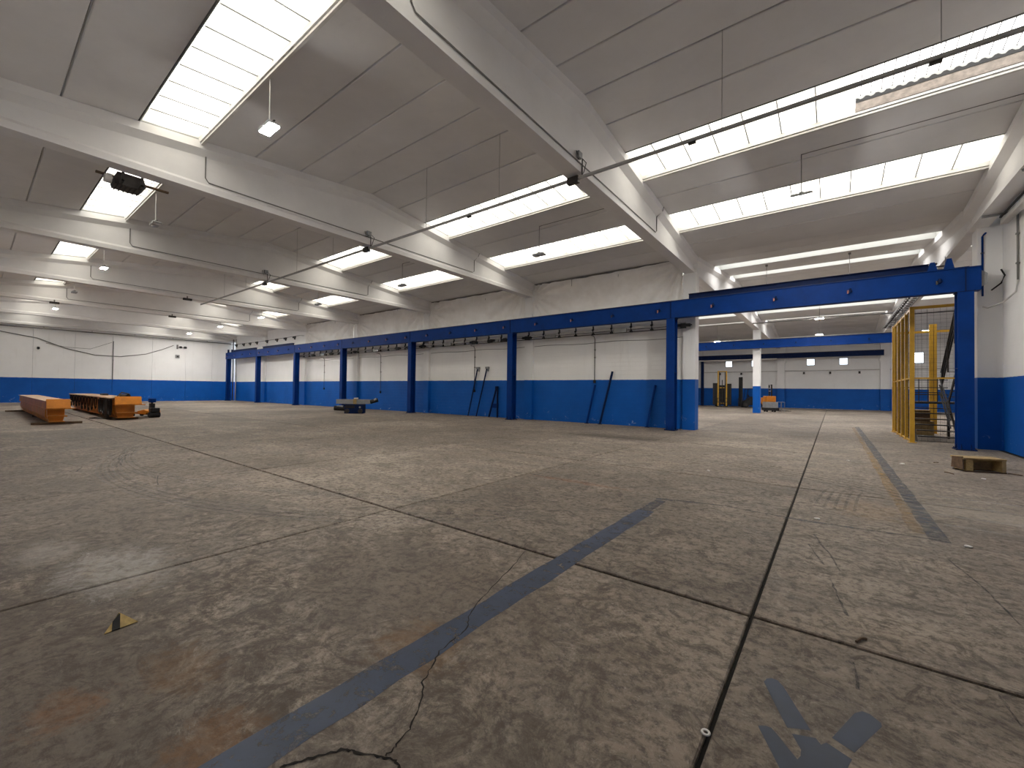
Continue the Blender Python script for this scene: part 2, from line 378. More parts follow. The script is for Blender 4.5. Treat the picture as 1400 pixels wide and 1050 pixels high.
sign_a = [(-.30,2.72),(-.29,2.76),(-.27,2.78),(-.24,2.78),(-.21,2.74),(-.08,2.47),(-.17,2.42),(-.22,2.53)]
sign_b = [(-.28,2.34),(-.28,2.35),(-.25,2.37),(-.23,2.37),(-.21,2.35),(-.12,2.24),(-.11,2.27),(-.11,2.31),(-.15,2.39),(-.13,2.40),(-.06,2.43),(-.04,2.40),(-.02,2.43),(.07,2.39),(.05,2.31),(.03,2.27),(-.02,2.02),(-.13,2.05)]
sign_c = [(0,2.48),(.09,2.74),(.12,2.78),(.15,2.78),(.19,2.74),(.19,2.71),(.12,2.54),(.08,2.44)]
M['paint_mark'] = worn_paint('blue_stencil_paint', (.018, .030, .060), (.62, .80), .95)
for s_ in (sign_a, sign_b, sign_c): flat('blue_stencil_mark', s_, M['paint_mark'])
strip('crack', [(-2.42,3.41),(-2.31,3.07),(-2.2,2.69),(-2.12,2.39),(-2.05,2.21),(-1.94,2.07),(-1.92,1.94),(-1.9,1.78),(-1.82,1.65),(-1.77,1.54),(-1.65,1.42),(-1.58,1.31),(-1.55,1.21),(-1.54,1.14)], .009, M['crack'], .0022, .008, 5)
strip('crack', [(-1.84,.83),(-1.79,.92),(-1.72,1.04),(-1.66,1.07),(-1.55,1.13),(-1.48,1.15),(-1.38,1.12)], .014, M['crack'], .0022, .006, 6)
for pts, ww in (([(-.02,4.58),(.02,4.34),(.06,4.03),(.09,3.9)], .018), ([(.9,5.85),(.99,5.28),(1.03,4.8),(1.05,4.47)], .014), ([(-.17,5.9),(-.03,5.31),(.06,4.82)], .022),
                ([(-.2,5.47),(-.06,4.91)], .016), ([(.71,3.4),(.72,3.27),(.73,3.14)], .012), ([(.1,3.25),(.11,2.97)], .014), ([(-4.59,6.6),(-3.87,6.54),(-3.19,6.59)], .022),
                ([(-.9,6.9),(-1.6,5.9),(-2.3,5.6)], .012), ([(-9.5,2.1),(-9.1,2.0),(-8.6,1.9)], .02), ([(-12.5,1.2),(-11.6,1.4),(-11.0,1.25)], .02)):
    strip('scrape_mark', pts, ww*1.1, M['scrape'], .0018, .006, 4)
# tyre arcs
for k in range(7):
    r = .09*k; R_ = 7.5 + r
    pts = [(-9.6 + R_*.9*math.cos(a), 6.9 - R_*.62*math.sin(a) - 0.5) for a in [math.radians(25+d*5) for d in range(0, 27)]]
    strip('tyre_mark', pts, .035, M['tyre'] if k % 2 else M['tyre_pale'], .0010+.0001*k)
for k in range(6):
    pts = [(-14.5 + t*.55, 2.6 - .95*math.sin(t*.18) + .05*k + .004*t*t) for t in range(0, 20)]
    strip('tyre_mark', pts, .03, M['tyre_pale'] if k % 2 else M['tyre'], .0011+.0001*k)
for k in range(5):
    pts = [(-.2+.11*k+.02*t, 7.4+.35*t-.02*t*t) for t in range(0, 9)]
    strip('tyre_mark', pts, .035, M['tyre'], .0011)
for k in range(4):
    pts = [(-3.0+.5*t, 11.2-.25*k-.03*t*t) for t in range(0, 9)]
    strip('tyre_mark', pts, .06, M['tyre'], .0012)

# ------------------------------------------------------------------ walls
# dividing wall between the halls: low block wall, open above (closed by plastic sheeting)
w_ = MB(); WT = 5.15
for i in range(1, 7):
    a, b = BEAMS[i+1]+.25, BEAMS[i]-.25
    top = WT if i < 5 else 7.4
    w_.box((a, 18.85, 0), (b, 19.05, top))
struct(w_.build('wall_back', M['wall_x']))
struct(MB().box((XR, Y0-.2, 0), (XR+.3, 19.1, 8.6)).build('wall_right', M['wall_y']))
struct(MB().box((XL-.3, Y0-.3, 0), (XR+.3, Y0, 8.6)).build('wall_front', M['wall_x']))
wl = struct(MB().box((XL-.4, Y0-.2, 0), (XL-.14, Y1+.3, 9)).build('wall_left', M['joint']))
yw = [Y0] + [.9, 3.45, 6.0, 8.54, 11.5, 14.28, 16.7] + [Y1+.2]
for i in range(len(yw)-1):
    MB().box((XL-.16, yw[i]+.005, 0), (XL, yw[i+1]-.005, 8.7)).build('wall_panel', M['panel_wall'], wl, bevel=.008)
# outer walls of the halls behind
fz = 8.7
far = MB(); wins = [(-9.95, .75), (-7.2, .75), (-1.9, .75), (.92, .75), (6.45, 1.1)]
W0, W1 = 4.68, 5.42
xs = X2L-.2
for x, wd in wins:
    far.box((xs, Y3, 0), (x-wd/2, Y3+.25, fz)); far.box((x-wd/2, Y3, 0), (x+wd/2, Y3+.25, W0)); far.box((x-wd/2, Y3, W1 + (.35 if x > 5 else 0)), (x+wd/2, Y3+.25, fz)); xs = x+wd/2
far.box((xs, Y3, 0), (X2R+.2, Y3+.25, fz)); struct(far.build('wall_far', M['wall_x']))
for k, (x, wd) in enumerate(wins):
    top = W1 + (.35 if x > 5 else 0)
    fr = MB(); t = .05
    fr.box((x-wd/2, Y3+.04, W0), (x-wd/2+t, Y3+.12, top)); fr.box((x+wd/2-t, Y3+.04, W0), (x+wd/2, Y3+.12, top))
    fr.box((x-wd/2+t, Y3+.04, W0), (x+wd/2-t, Y3+.12, W0+t)); fr.box((x-wd/2+t, Y3+.04, top-t), (x+wd/2-t, Y3+.12, top))
    fr.box((x-wd/2+t, Y3+.05, top-.22), (x+wd/2-t, Y3+.11, top-.19))
    wo = struct(fr.build('window_%d' % (k+1), M['grey_paint']))
    MB().box((x-wd/2+t, Y3+.07, W0+t), (x+wd/2-t, Y3+.08, top-.22)).build('pane', M['glass'], wo)
    MB().box((x-wd/2+t, Y3+.07, top-.19), (x+wd/2-t, Y3+.08, top-t)).build('pane', M['glass'], wo)
struct(MB().box((X2L-.25, 19.05, 0), (X2L, Y3+.25, fz)).build('wall_far_left', M['wall_y']))
struct(MB().box((X2R, 18.9, 0), (X2R+.25, Y3+.25, fz)).build('wall_far_right', M['wall_y']))
struct(MB().box((XR+.3, 18.85, 0), (X2R+.2, 19.1, fz)).build('wall_side', M['wall_x']))
# door at the end of the left wall
dr = struct(MB().box((XL, .55, 0), (XL+.05, .65, 2.2)).box((XL, 1.55, 0), (XL+.05, 1.66, 2.2)).box((XL, .65, 2.1), (XL+.05, 1.55, 2.2)).build('door_1', M['pipe_white']))
MB().box((XL+.005, .66, .01), (XL+.035, 1.54, 2.09)).build('door_leaf', M['kerb'], dr); MB().cyl((XL+.035, 1.42, 1.0), (XL+.09, 1.42, 1.0), .012).box((XL+.08, 1.30, .99), (XL+.10, 1.43, 1.01)).build('door_handle', M['dark_steel'], dr)

# ------------------------------------------------------------------ roof: panels and skylights
deck = MB()
for ya, yb in ((Y0-.3, 2.35), (3.6, 11.0), (12.4, 14.85), (16.2, Y1)): deck.box((XL-.3, ya, 8.95), (XR+.3, yb, 9.05))
for ya, yb in ((Y1, 22.1), (23.5, 26.0), (27.4, 31.5), (32.8, 35.4), (36.8, 41.6), (43.0, Y3+.3)): deck.box((X2L-.3, ya, 8.95), (X2R+.3, yb, 9.05))
ceiling = struct(deck.build('ceiling', M['joint']))          # roof deck, open over the skylights
def panel_mesh(wd, ln=8.37):
    a, h = ln/2-.004, wd/2; g = .016
    pr = [(-h+g+.012, 0), (h-g-.012, 0), (h-g, .012), (h-g, .06), (h-.001, .06), (h-.001, .2), (-h+.001, .2), (-h+.001, .06), (-h+g, .06), (-h+g, .012)]
    return MB().prism(pr, 'x', -a, a).mesh('roof_panel', M['slab'])
KH = .40
def corr_mesh(wd, ln=7.9):
    n = int(ln/.18)*4; mb = MB(); rows = []
    for i in range(n+1):
        x = -ln/2 + ln*i/n; z = .028*math.cos(i*math.pi/2 + .78)
        rows.append((x, z))
    for i in range(n):
        (xa, za), (xb, zb) = rows[i], rows[i+1]
        mb.quad((xa, -wd/2, za), (xa, wd/2, za), (xb, wd/2, zb), (xb, -wd/2, zb))
    return mb.mesh('corrugated_sheet', M['sheet'], smooth=True)
pm, cm, km, lm, gb = {}, {}, {}, {}, {}
def kerb_mesh(wd, ln=8.37):
    h, a = wd/2, ln/2; t = .05; mb = MB()
    mb.box((-a, -h, 0), (a, -h+.018, KH+.05)); mb.box((-a, h-t, 0), (a, h, KH+.05))
    mb.box((-a, -h+.018, 0), (-a+.24, h-t, KH+.05)); mb.box((a-.24, -h+.018, 0), (a, h-t, KH+.05))
    return mb.mesh('skylight', M['kerb_grey'])
def light_mesh(wd, ln):
    h = wd/2-.055
    return MB().box((-ln/2+.007, -h, 0), (ln/2-.007, h, .012)).mesh('light_panel', M['multiwall'])
def skylight(xc, ya, yb, ridge, inner=True, missing=0):
    wd = round(yb-ya, 3); yc = (ya+yb)/2; s = SL if yc < ridge else -SL; rx = math.atan(s)
    if wd not in km: km[wd] = kerb_mesh(wd); cm[wd] = corr_mesh(wd-.1); lm[wd] = light_mesh(wd, 7.88/11); gb[wd] = MB().box((-.011, -wd/2+.06, 0), (.011, wd/2-.06, .03)).mesh('glazing_bar', M['grey_paint'])
    k = inst('skylight', km[wd], ceiling, (xc, yc, zr(yc, ridge)+.001), (rx, 0, 0))
    inst('corrugated_sheet', cm[wd], k, (0, 0, KH))
    if inner:
        for i in range(11-missing):
            inst('light_panel', lm[wd], k, (-3.94+7.88/11*(i+.5), 0, .05))
        for i in range(1, 11-missing):
            inst('glazing_bar', gb[wd], k, (-3.94+7.88/11*i, 0, .04))
        h = wd/2
        MB().box((-4.08, h-.075, -.055), (4.08, h-.02, .045)).build('edge_rail', M['kerb'], k)
        MB().box((-4.08, h-.05, -.12), (4.08, h+.01, -.075)).build('cable_channel', M['pipe_white'], k)
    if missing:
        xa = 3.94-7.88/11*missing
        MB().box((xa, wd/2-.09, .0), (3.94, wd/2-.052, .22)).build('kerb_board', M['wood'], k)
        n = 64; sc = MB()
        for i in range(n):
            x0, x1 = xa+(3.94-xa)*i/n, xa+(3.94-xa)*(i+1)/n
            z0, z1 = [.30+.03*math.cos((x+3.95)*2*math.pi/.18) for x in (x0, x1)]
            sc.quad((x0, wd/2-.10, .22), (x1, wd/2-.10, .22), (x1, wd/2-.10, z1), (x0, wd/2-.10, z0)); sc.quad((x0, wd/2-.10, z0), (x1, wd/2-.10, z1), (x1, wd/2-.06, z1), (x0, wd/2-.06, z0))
        sc.build('scalloped_shade_strip', M['black'], k)  # black strip added for the wavy shadow below the open sheet
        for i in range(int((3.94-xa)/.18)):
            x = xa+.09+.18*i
            MB().box((x-.008, -wd/2+.06, KH-.045), (x+.008, wd/2-.1, KH-.036)).build('rib_shade_bar', M['grey_paint'], k)  # grey bars added to draw the shadow line of each corrugation
def roof_row(xc, edges, ridge, sky, inner=True, missing=None):
    for i in range(len(edges)-1):
        ya, yb = edges[i], edges[i+1]
        if i in sky: skylight(xc, ya, yb, ridge, inner, missing if (missing and i == sky[-2]) else 0); continue
        wd = round(yb-ya, 3); yc = (ya+yb)/2; s = SL if yc < ridge else -SL
        if wd not in pm: pm[wd] = panel_mesh(wd)
        inst('roof_panel', pm[wd], ceiling, (xc, yc, zr(yc, ridge)+.002), (math.atan(s), 0, 0))
E1 = [Y0-.2, -.15, 1.1, 2.35, 3.6, 4.85, 6.1, 7.35, 8.6, 9.75, 11.0, 12.4, 13.65, 14.85, 16.2, 17.55, 18.95]
for k in range(7):
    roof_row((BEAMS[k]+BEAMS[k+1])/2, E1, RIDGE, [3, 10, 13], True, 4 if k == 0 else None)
E2 = [18.95, 20.5, 22.1, 23.5, 24.75, 26.0, 27.4, 28.9, 30.2, 31.5, 32.8, 34.1, 35.4, 36.8, 38.8]
E3 = [38.8, 40.2, 41.6, 43.0, 44.5, 46, 47.4, 48.8, 50.2, 51.6, 53, 54.4, 56.1]
B2 = [X2R - 8.37*k for k in range(7)]
for k in range(6):
    roof_row((B2[k]+B2[k+1])/2, E2, RIDGE2, [2, 5, 9, 12], False)
    roof_row((B2[k]+B2[k+1])/2, E3, RIDGE3, [2], False)

# ------------------------------------------------------------------ concrete beams and pillars
def beam_mesh(ya, yb, ridge):
    rings = []
    for y in (ya, ridge, yb):
        t = zr(y, ridge)
        half = [(.20, ZB), (.20, ZB+.15), (.10, ZB+.24), (.10, t-.34), (.28, t-.20), (.28, t)]
        sec = half + [(-x, z) for x, z in reversed(half)]
        rings.append([(x, y, z) for x, z in sec])
    return MB().loft(rings).mesh('roof_beam', M['beam'])
bm1 = beam_mesh(Y0+.02, Y1-.02, RIDGE)
for i, x in enumerate(BEAMS):
    lab = ('long white concrete beam carried along the right block wall' if i == 0 else 'white concrete beam against the panelled end wall' if i == 7
           else 'white double-pitched concrete roof beam, %s from the beam on the right wall' % ORD[i-1])
    o = inst('roof_beam', bm1, None, (x if i < 7 else XL+.32, 0, 0)); tag(o, lab, 'beam', 'roof beams of the big hall' if 0 < i < 7 else None)
bm2 = beam_mesh(Y1+.02, Y2-.02, RIDGE2); bm3 = beam_mesh(Y2+.02, Y3-.02, RIDGE3)
for x in B2[1:6]:
    tag(inst('roof_beam', bm2, None, (x, 0, 0)), 'white concrete roof beam in the hall behind the runway girder', 'beam', 'roof beams of the second hall')
    tag(inst('roof_beam', bm3, None, (x, 0, 0)), 'white concrete roof beam in the farthest hall towards the small windows', 'beam', 'roof beams of the third hall')
def pillar_mesh(w, d, top):
    return MB().box((-w/2, -d/2, 0), (w/2, d/2, ZB-.002)).box((-w/2, -.06, ZB-.002), (w/2, .06, top)).mesh('concrete_pillar', M['pillar'])
pmesh = pillar_mesh(.5, .56, 7.3); pbev = None
for i, x in enumerate(BEAMS[1:7]):
    o = inst('concrete_pillar', pmesh, None, (x, 18.95, 0))
    tag(o, 'white and blue concrete pillar at the open end of the dividing wall' if i == 0 else 'white and blue concrete pillar in the dividing wall, %s from the open passage' % ORD[i], 'pillar', None if i == 0 else 'pillars in the dividing wall')
tag(inst('concrete_pillar', pillar_mesh(.52, .56, 7.3), None, (3.735, 18.86, 0)), 'white and blue pilaster in the corner of the right wall behind the end post', 'pillar')
for x in (-4.85, 3.52):
    tag(inst('concrete_pillar', pmesh, None, (x, 38.8, 0)), 'free-standing white pillar with blue foot in the second hall' if x < 0 else 'white pillar behind the yellow cage', 'pillar')
for x in (-13.2, -4.6, 4.15):
    tag(MB().box((x-.35, 55.6, 0), (x+.35, 55.995, 7.3)).box((x-.45, 55.5, 5.0), (x+.45, 55.995, 5.25)).build('concrete_pillar', M['pillar']), 'shallow pilaster on the far wall with the small windows', 'pillar', 'far wall pilasters')

# plastic sheeting above the dividing wall
def sheeting(xa, xb, seed):
    rnd = random.Random(seed); nx, nz = 110, 30; z0, z1 = 4.95, 7.30; Wd = xb-xa; mb = MB(); ph = [rnd.uniform(0, 6) for _ in range(8)]
    for j in range(nz+1):
        for i in range(nx+1):
            u, v = i/nx, j/nz; x = xa+Wd*u; z = z0 + (z1-z0)*v
            d = .035*math.sin(u*38+ph[0]+2*v) + .015*math.sin(u*71+ph[1]-3*v) + .02*math.sin(v*7+ph[2]+u*3)
            for (cu, cv, s) in ((0, .75, 0), (1, .95, 1)):
                du, dv = (u-cu)*Wd, (v-cv)*2.3; rr = math.hypot(du, dv); an = math.atan2(dv, du)
                d += .30*abs(math.sin(an*9+ph[3+s]))*math.exp(-rr/1.8)*min(1, rr/.6)
            d += -.03*math.exp(-((z-5.75)/.05)**2)
            mb.v.append((x, 18.80-d*1.1+.02, z - .10*math.sin(u*math.pi)*(1-v)*0))
    for j in range(nz):
        for i in range(nx):
            a = j*(nx+1)+i; mb.f.append((a, a+1, a+nx+2, a+nx+1))
    t = mb.build('tarpaulin', M['tarp'], smooth=True)
    tag(t, 'creased white plastic sheeting above the dividing wall, %s bay from the open passage' % ORD[seed-1], 'tarpaulin', 'plastic sheets above the dividing wall')
    hb = MB().box((xa, 18.79, 7.30), (xb, 18.93, 7.38)).build('batten', M['pipe_grey'], t)
    for fx in (.3, .62):
        MB().cyl((xa+Wd*fx, 18.75, 7.30), (xa+Wd*fx, 18.75, 6.95), .012, 6).build('hanger', M['pipe_grey'], t)
for i in range(1, 5): sheeting(BEAMS[i+1]+.26, BEAMS[i]-.26, i)

# ------------------------------------------------------------------ blue crane runway
GY0, GY1, GZ0, GZ1 = 17.80, 18.12, 4.68, 5.36
POSTS = [3.10, -5.36, -13.82, -22.21, -30.5, -38.2, -46.3, -54.2]
rw = thing('crane_runway', 'long blue steel crane runway on eight posts in front of the dividing wall', 'crane runway', (-25, 17.95, 0))
def under(o, p): o.parent = p; o.location = -Vector(p.location); return o
under(MB().box((-54.6, GY0, GZ0), (3.42, GY1, GZ1)).build('girder', M['blue_steel'], bevel=.006), rw)
under(MB().box((-54.6, GY0-.03, GZ1), (3.42, GY1+.06, GZ1+.02)).build('top_flange', M['blue_steel']), rw)
for xa, xb in ((-4.7, 2.35), (-53, -47), (-45.4, -39)):
    under(MB().box((xa, 18.02, GZ1+.02), (xb, 18.12, GZ1+.26)).box((xa, 17.95, GZ1+.26), (xb, 18.19, GZ1+.28)).build('upper_channel', M['navy_steel']), rw)
under(MB().box((-54.4, 17.93, GZ1+.02), (3.2, 17.99, GZ1+.07)).build('rail', M['dark_steel']), rw)
def h_post(x, ztop):
    a, y0, y1 = .17, GY0-.02, GY1+.06
    mb = MB().box((x-a, y0, .03), (x+a, y0+.022, ztop)).box((x-a, y1-.022, .03), (x+a, y1, ztop)).box((x-.012, y0+.022, .03), (x+.012, y1-.022, ztop))
    mb.box((x-a+.004, y0+.022, ztop-.03), (x+a-.004, y1-.022, ztop)).box((x-a+.004, y0+.022, 2.4), (x+a-.004, y1-.022, 2.42))
    return mb
for x in POSTS:
    p = under(h_post(x, GZ0).build('post', M['blue_steel']), rw)
    bp = MB().box((x-.22, GY0-.07, .0), (x+.22, GY1+.12, .03))
    for s in (-1, 1): bp.prism([(GY0-.02, .03), (GY0-.065, .03), (GY0-.065, .05), (GY0-.02, .18)], 'x', x+s*.1-.008, x+s*.1+.008)
    for s in (-1, 1):
        bp.prism([(x+s*.17, .03), (x+s*.215, .03), (x+s*.215, .05), (x+s*.17, .18)], 'y', 17.95, 17.966)
        for t in (-.045, .40): bp.cyl((x+s*.19, GY0+t, .03), (x+s*.19, GY0+t, .06), .014, 8)
    b_ = bp.build('base_plate', M['navy_steel'], p)
    under(MB().box((x-.012, GY0-.022, GZ0), (x+.012, GY0, GZ1)).box((x-.20, GY0-.03, GZ0-.02), (x+.20, GY1+.06, GZ0)).build('stiffener', M['navy_steel']), rw)
k = 0; x = 2.55
while x > -54:
    o = MB().box((x-.05, GY0-.10, 5.00), (x+.05, GY0, 5.03)).cyl((x, GY0-.08, 4.97), (x, GY0-.08, 5.10), .03, 8).build('lug', M['navy_steel']); under(o, rw)
    MB().cyl((x-.06, GY0-.10, 4.93), (x-.06, GY0-.10, 5.04), .026, 8).build('insulator', M['insul'] if (k % 5) else M['dark_steel'], o)
    x -= 2.09; k += 1
for x0_, h in ((2.78, .36), (2.42, .30), (-54.3, .40), (-53.2, .36)):
    under(MB().prism([(x0_-.12, GZ1+.02), (x0_+.12, GZ1+.02), (x0_+.05, GZ1+h), (x0_-.05, GZ1+h)], 'y', 17.9, 18.04).build('end_stop', M['blue_steel'] if x0_ > 0 else M['navy_steel']), rw)
under(MB().prism([(3.42, 4.78), (3.56, 4.86), (3.56, 5.16), (3.42, 5.28)], 'y', 17.9, 18.0).build('end_bracket', M['grey_paint']), rw)

# conductor line hung under the girder
cl = thing('conductor_line', 'black and grey power conductor line hung behind the blue girder', 'conductor rail', (-21, 18.4, 4.3))
under(MB().box((-38.0, 18.38, 4.44), (-4.9, 18.44, 4.56)).build('track', M['pipe_white']), cl)
under(MB().tube([(-38.0, 18.42, 4.32), (-4.9, 18.42, 4.32)], .018, 6).build('lower_bar', M['black']), cl)
under(MB().tube([(-38.0, 18.36, 4.42), (-4.9, 18.36, 4.42)], .012, 6).build('cable', M['black']), cl)
hm = MB().box((-.02, -.03, -.30), (.02, .05, .12)).box((-.06, -.05, -.30), (.06, .05, -.22)).box((-.05, -.05, -.10), (.05, .07, -.02)).mesh('hanger', M['black'])
hm2 = MB().box((-.28, -.06, -.10), (.28, .06, .02)).box((-.34, -.03, -.06), (.34, .03, -.02)).box((-.1, -.08, -.16), (.1, .05, .04)).mesh('cable_trolley', M['black'])
hm3 = MB().box((-.30, -.05, -.12), (.30, .05, .05)).box((-.33, -.055, .0), (-.28, .055, .06)).mesh('collector_box', M['grey_steel'])
x = -5.4; i = 0
while x > -37.8:
    inst('hanger', hm, cl, Vector((x, 18.40, 4.60)) - cl.location)
    if i % 4 == 2: inst('collector_box', hm3, cl, Vector((x-.5, 18.38, 4.45)) - cl.location)
    x -= .95; i += 1
for x in (-5.0, -13.1, -14.6, -15.6, -17.0, -21.6, -23.0, -24.2, -29.5, -31.5, -33.0, -36.0): inst('cable_trolley', hm2, cl, Vector((x, 18.36, 4.46)) - cl.location)
# drops
for i, (x, za, zb_) in enumerate(((-9.3, 4.3, 2.15), (-17.3, 4.25, 1.6), (-26.8, 4.2, 1.4), (-34.9, 4.2, 1.6))):
    t = thing('drop_cable', 'dark cable drop with control box on the dividing wall, %s bay from the open passage' % ORD[i], 'cable', (x, 18.78, 0), 0, 'cable drops on the dividing wall')
    under(MB().tube([(x, 18.42, za), (x, 18.7, za-.02), (x, 18.80, za-.15), (x, 18.80, zb_)], .018, 6).build('cable', M['dark_steel']), t)
    under(MB().box((x-.05, 18.76, zb_-.16), (x+.05, 18.84, zb_)).build('control_box', M['black']), t)
    for zz in (za-.7, (za+zb_)/2): under(MB().box((x-.03, 18.78, zz), (x+.03, 18.85, zz+.05)).build('clip', M['pipe_grey']), t)
tag(MB().tube([(-14.55, 18.62, 4.15), (-14.5, 18.74, 3.8), (-14.4, 18.80, 3.0), (-14.3, 18.80, 1.1)], .010, 6).build('thin_cable', M['dark_steel']), 'thin loose cable hanging down the wall beside a blue post', 'cable')
for i in range(1, 5):
    a, b = BEAMS[i+1]+.3, BEAMS[i]-.3
    pts = [(a+(b-a)*k/10, 18.835, 3.98+.03*math.sin(k*1.3)) for k in range(11)]
    tag(MB().tube(pts, .014, 6).build('wall_cable', M['pipe_grey']), 'thin grey cable clipped level along the dividing wall, %s bay from the open passage' % ORD[i-1], 'cable', 'level wall cables')

# ------------------------------------------------------------------ bus duct along the ridge and its hangers
duct = thing('bus_duct', 'thin dark power duct hung on rods along the hall under the beams', 'duct', (-14, 8.6, 6.55))
under(MB().box((-30.6, 8.575, 6.55), (3.3, 8.625, 6.60)).box((-30.6, 8.588, 6.53), (3.3, 8.612, 6.55)).build('duct_body', M['duct_grey']), duct)
for bx in BEAMS[1:4]:
    o = under(MB().box((bx-.14, 8.54, 6.47), (bx+.14, 8.66, 6.62)).tube([(bx+.22, 8.62, 6.60), (bx+.22, 8.62, 6.98)], .014, 6).build('clamp', M['dark_steel']), duct)
    MB().box((bx+.12, 8.50, 7.02), (bx+.20, 8.66, 7.16)).build('junction_box', M['grey_paint'], o)
    MB().tube([(bx+.16, 8.60, 7.03), (bx+.20, 8.45, 6.92), (bx+.22, 8.40, 7.02), (bx+.17, 8.42, 7.12)], .010, 6).tube([(bx+.16, 8.66, 7.08), (bx+.26, 8.74, 6.95), (bx+.24, 8.66, 6.70), (bx+.2, 8.62, 6.60)], .010, 6).build('cable_loop', M['dark_steel'], o)
for k in range(4):
    for fx in (.27, .62):
        x = BEAMS[k]-8.37*fx
        under(MB().tube([(x, 8.6, 6.60), (x, 8.6, zr(8.6)+.01)], .007, 6).build('hanger_rod', M['duct_grey']), duct)
for x in (-2.2, 1.2, -8.2): under(MB().box((x-.07, 8.57, 6.49), (x+.07, 8.63, 6.53)).build('tap_box', M['dark_steel']), duct)

# conduits on the beam faces
for i, bx in enumerate(BEAMS[1:6]):
    xf = bx+.115; zt = zr(4.0)
    pts = [(xf+.12, 3.72, zt-.18), (xf, 3.72, zt-.34), (xf, 3.72, ZB+.40), (xf+.005, 3.80, ZB+.29), (xf+.005, 8.2, ZB+.29), (xf+.005, 14.0, ZB+.29), (xf, 14.12, ZB+.36), (xf, 14.12, zr(14.12)-.36), (xf+.17, 14.2, zr(14.2)-.17), (xf+.19, 14.25, zr(14.25)-.02)]
    tag(MB().tube(pts, .015, 6).build('beam_conduit', M['pipe_grey']), 'thin conduit bent along the roof beam, %s from the beam on the right wall' % ORD[i], 'conduit', 'conduits on the roof beams')

# ------------------------------------------------------------------ pendant lamps
def lamp(name, label, x, y, z, ztop, lit, group, rz=0.0, rod=True, conduit=None):
    t = thing(name, label, 'lamp', (x, y, z), rz, group)
    MB().tube([(0, 0, .12), (0, 0, ztop-z)], .012, 6).build('rod', M['pipe_white'] if y < 8 else M['pipe_grey'], t)
    MB().box((-.05, -.05, .06), (.05, .05, .13)).build('junction_box', M['grey_paint'], t)
    for s in (-1, 1):
        h = MB(); c = [(.03, .0), (.22, .0), (.25, .02), (.25, .04), (.21, .07), (.05, .07), (.01, .04)]
        h.prism([(s*a, b) for a, b in c], 'y', -.11, .11)
        ho = h.build('housing', M['grey_paint'], t)
        for q in range(5): MB().box((min(s*.06, s*.20), -.08+.04*q-.004, .07), (max(s*.06, s*.20), -.08+.04*q+.004, .09)).build('cooling_fin', M['grey_paint'], ho)
        MB().box((min(s*.04, s*.225), -.095, -.012), (max(s*.04, s*.225), .095, -.001)).build('lens', M['lamp_on'] if lit else M['lamp_off'], t)
    MB().box((-.24, -.015, .09), (.24, .015, .105)).build('bracket', M['dark_steel'], t)
    if conduit: MB().tube([(0, 0, ztop-z-.03), (.15, 0, ztop-z-.02), (conduit, 0, ztop-z-.02)], .012, 6).build('feed_conduit', M['pipe_grey'], t)
    return t
ctr = [(BEAMS[k]+BEAMS[k+1])/2 for k in range(7)]
lit_a = [1, 1, 0, 1, 0, 1, 1]; lit_b = [1, 0, 0, 0, 1, 1, 1]
for k, x in enumerate(ctr):
    if k and k < 6: lamp('pendant_lamp', ('lit' if lit_a[k] else 'unlit') + ' twin-head lamp farther from the dividing wall, %s roof bay from the right wall' % ORD[k], x, 3.62, 6.80, zr(3.62)-.08, lit_a[k], 'lamps on the slope away from the dividing wall, ' + ('lit' if lit_a[k] else 'unlit'))
    lamp('pendant_lamp', ('lit' if lit_b[k] else 'unlit') + ' twin-head lamp nearer the dividing wall, %s roof bay from the right wall' % ORD[k], x, 13.4, 6.82, zr(13.4)+.02, lit_b[k], 'lamps on the slope towards the dividing wall, ' + ('lit' if lit_b[k] else 'unlit'), 0, True, 3.9)
for (x, y) in ((-.7, 34.4), (-.9, 43.7), (-9.0, 44.8), (5.8, 45.2), (-9.0, 30.8)):
    lamp('pendant_lamp', 'lit twin-head pendant lamp in the halls behind the runway', x, y, 6.6, zr(y, RIDGE2 if y < Y2 else RIDGE3)+.02, 1, 'lamps of the halls behind the runway')

# fan heater under the skylight
h = thing('fan_heater', 'dark box-shaped air heater with round white end hung under a beam below a skylight', 'heater', (-13.9, 2.35, 6.45))
MB().prism([(-.28, 0), (.22, 0), (.30, .10), (.24, .30), (-.24, .30), (-.30, .12)], 'x', -.22, .25).build('body', M['dark_steel'], h, bevel=.01)
for q in range(6): MB().box((-.215, -.24+.085*q, -.02), (.24, -.22+.085*q, .0)).build('louvre', M['black'], h)
MB().cyl((.0, -.30, .14), (.0, -.44, .14), .10, 16).build('fan_end', M['pipe_white'], h, bevel=.02)
MB().box((.45, -.2, .02), (.49, -.15, .232)).box((.45, .15, .02), (.49, .2, .232)).box((.2, -.2, .02), (.49, -.15, .06)).box((.2, .15, .02), (.49, .2, .06)).build('hanger', M['dark_steel'], h)
MB().box((-.3, -.55, .30), (-.22, .85, .34)).build('bracket', M['timber_dark'], h)

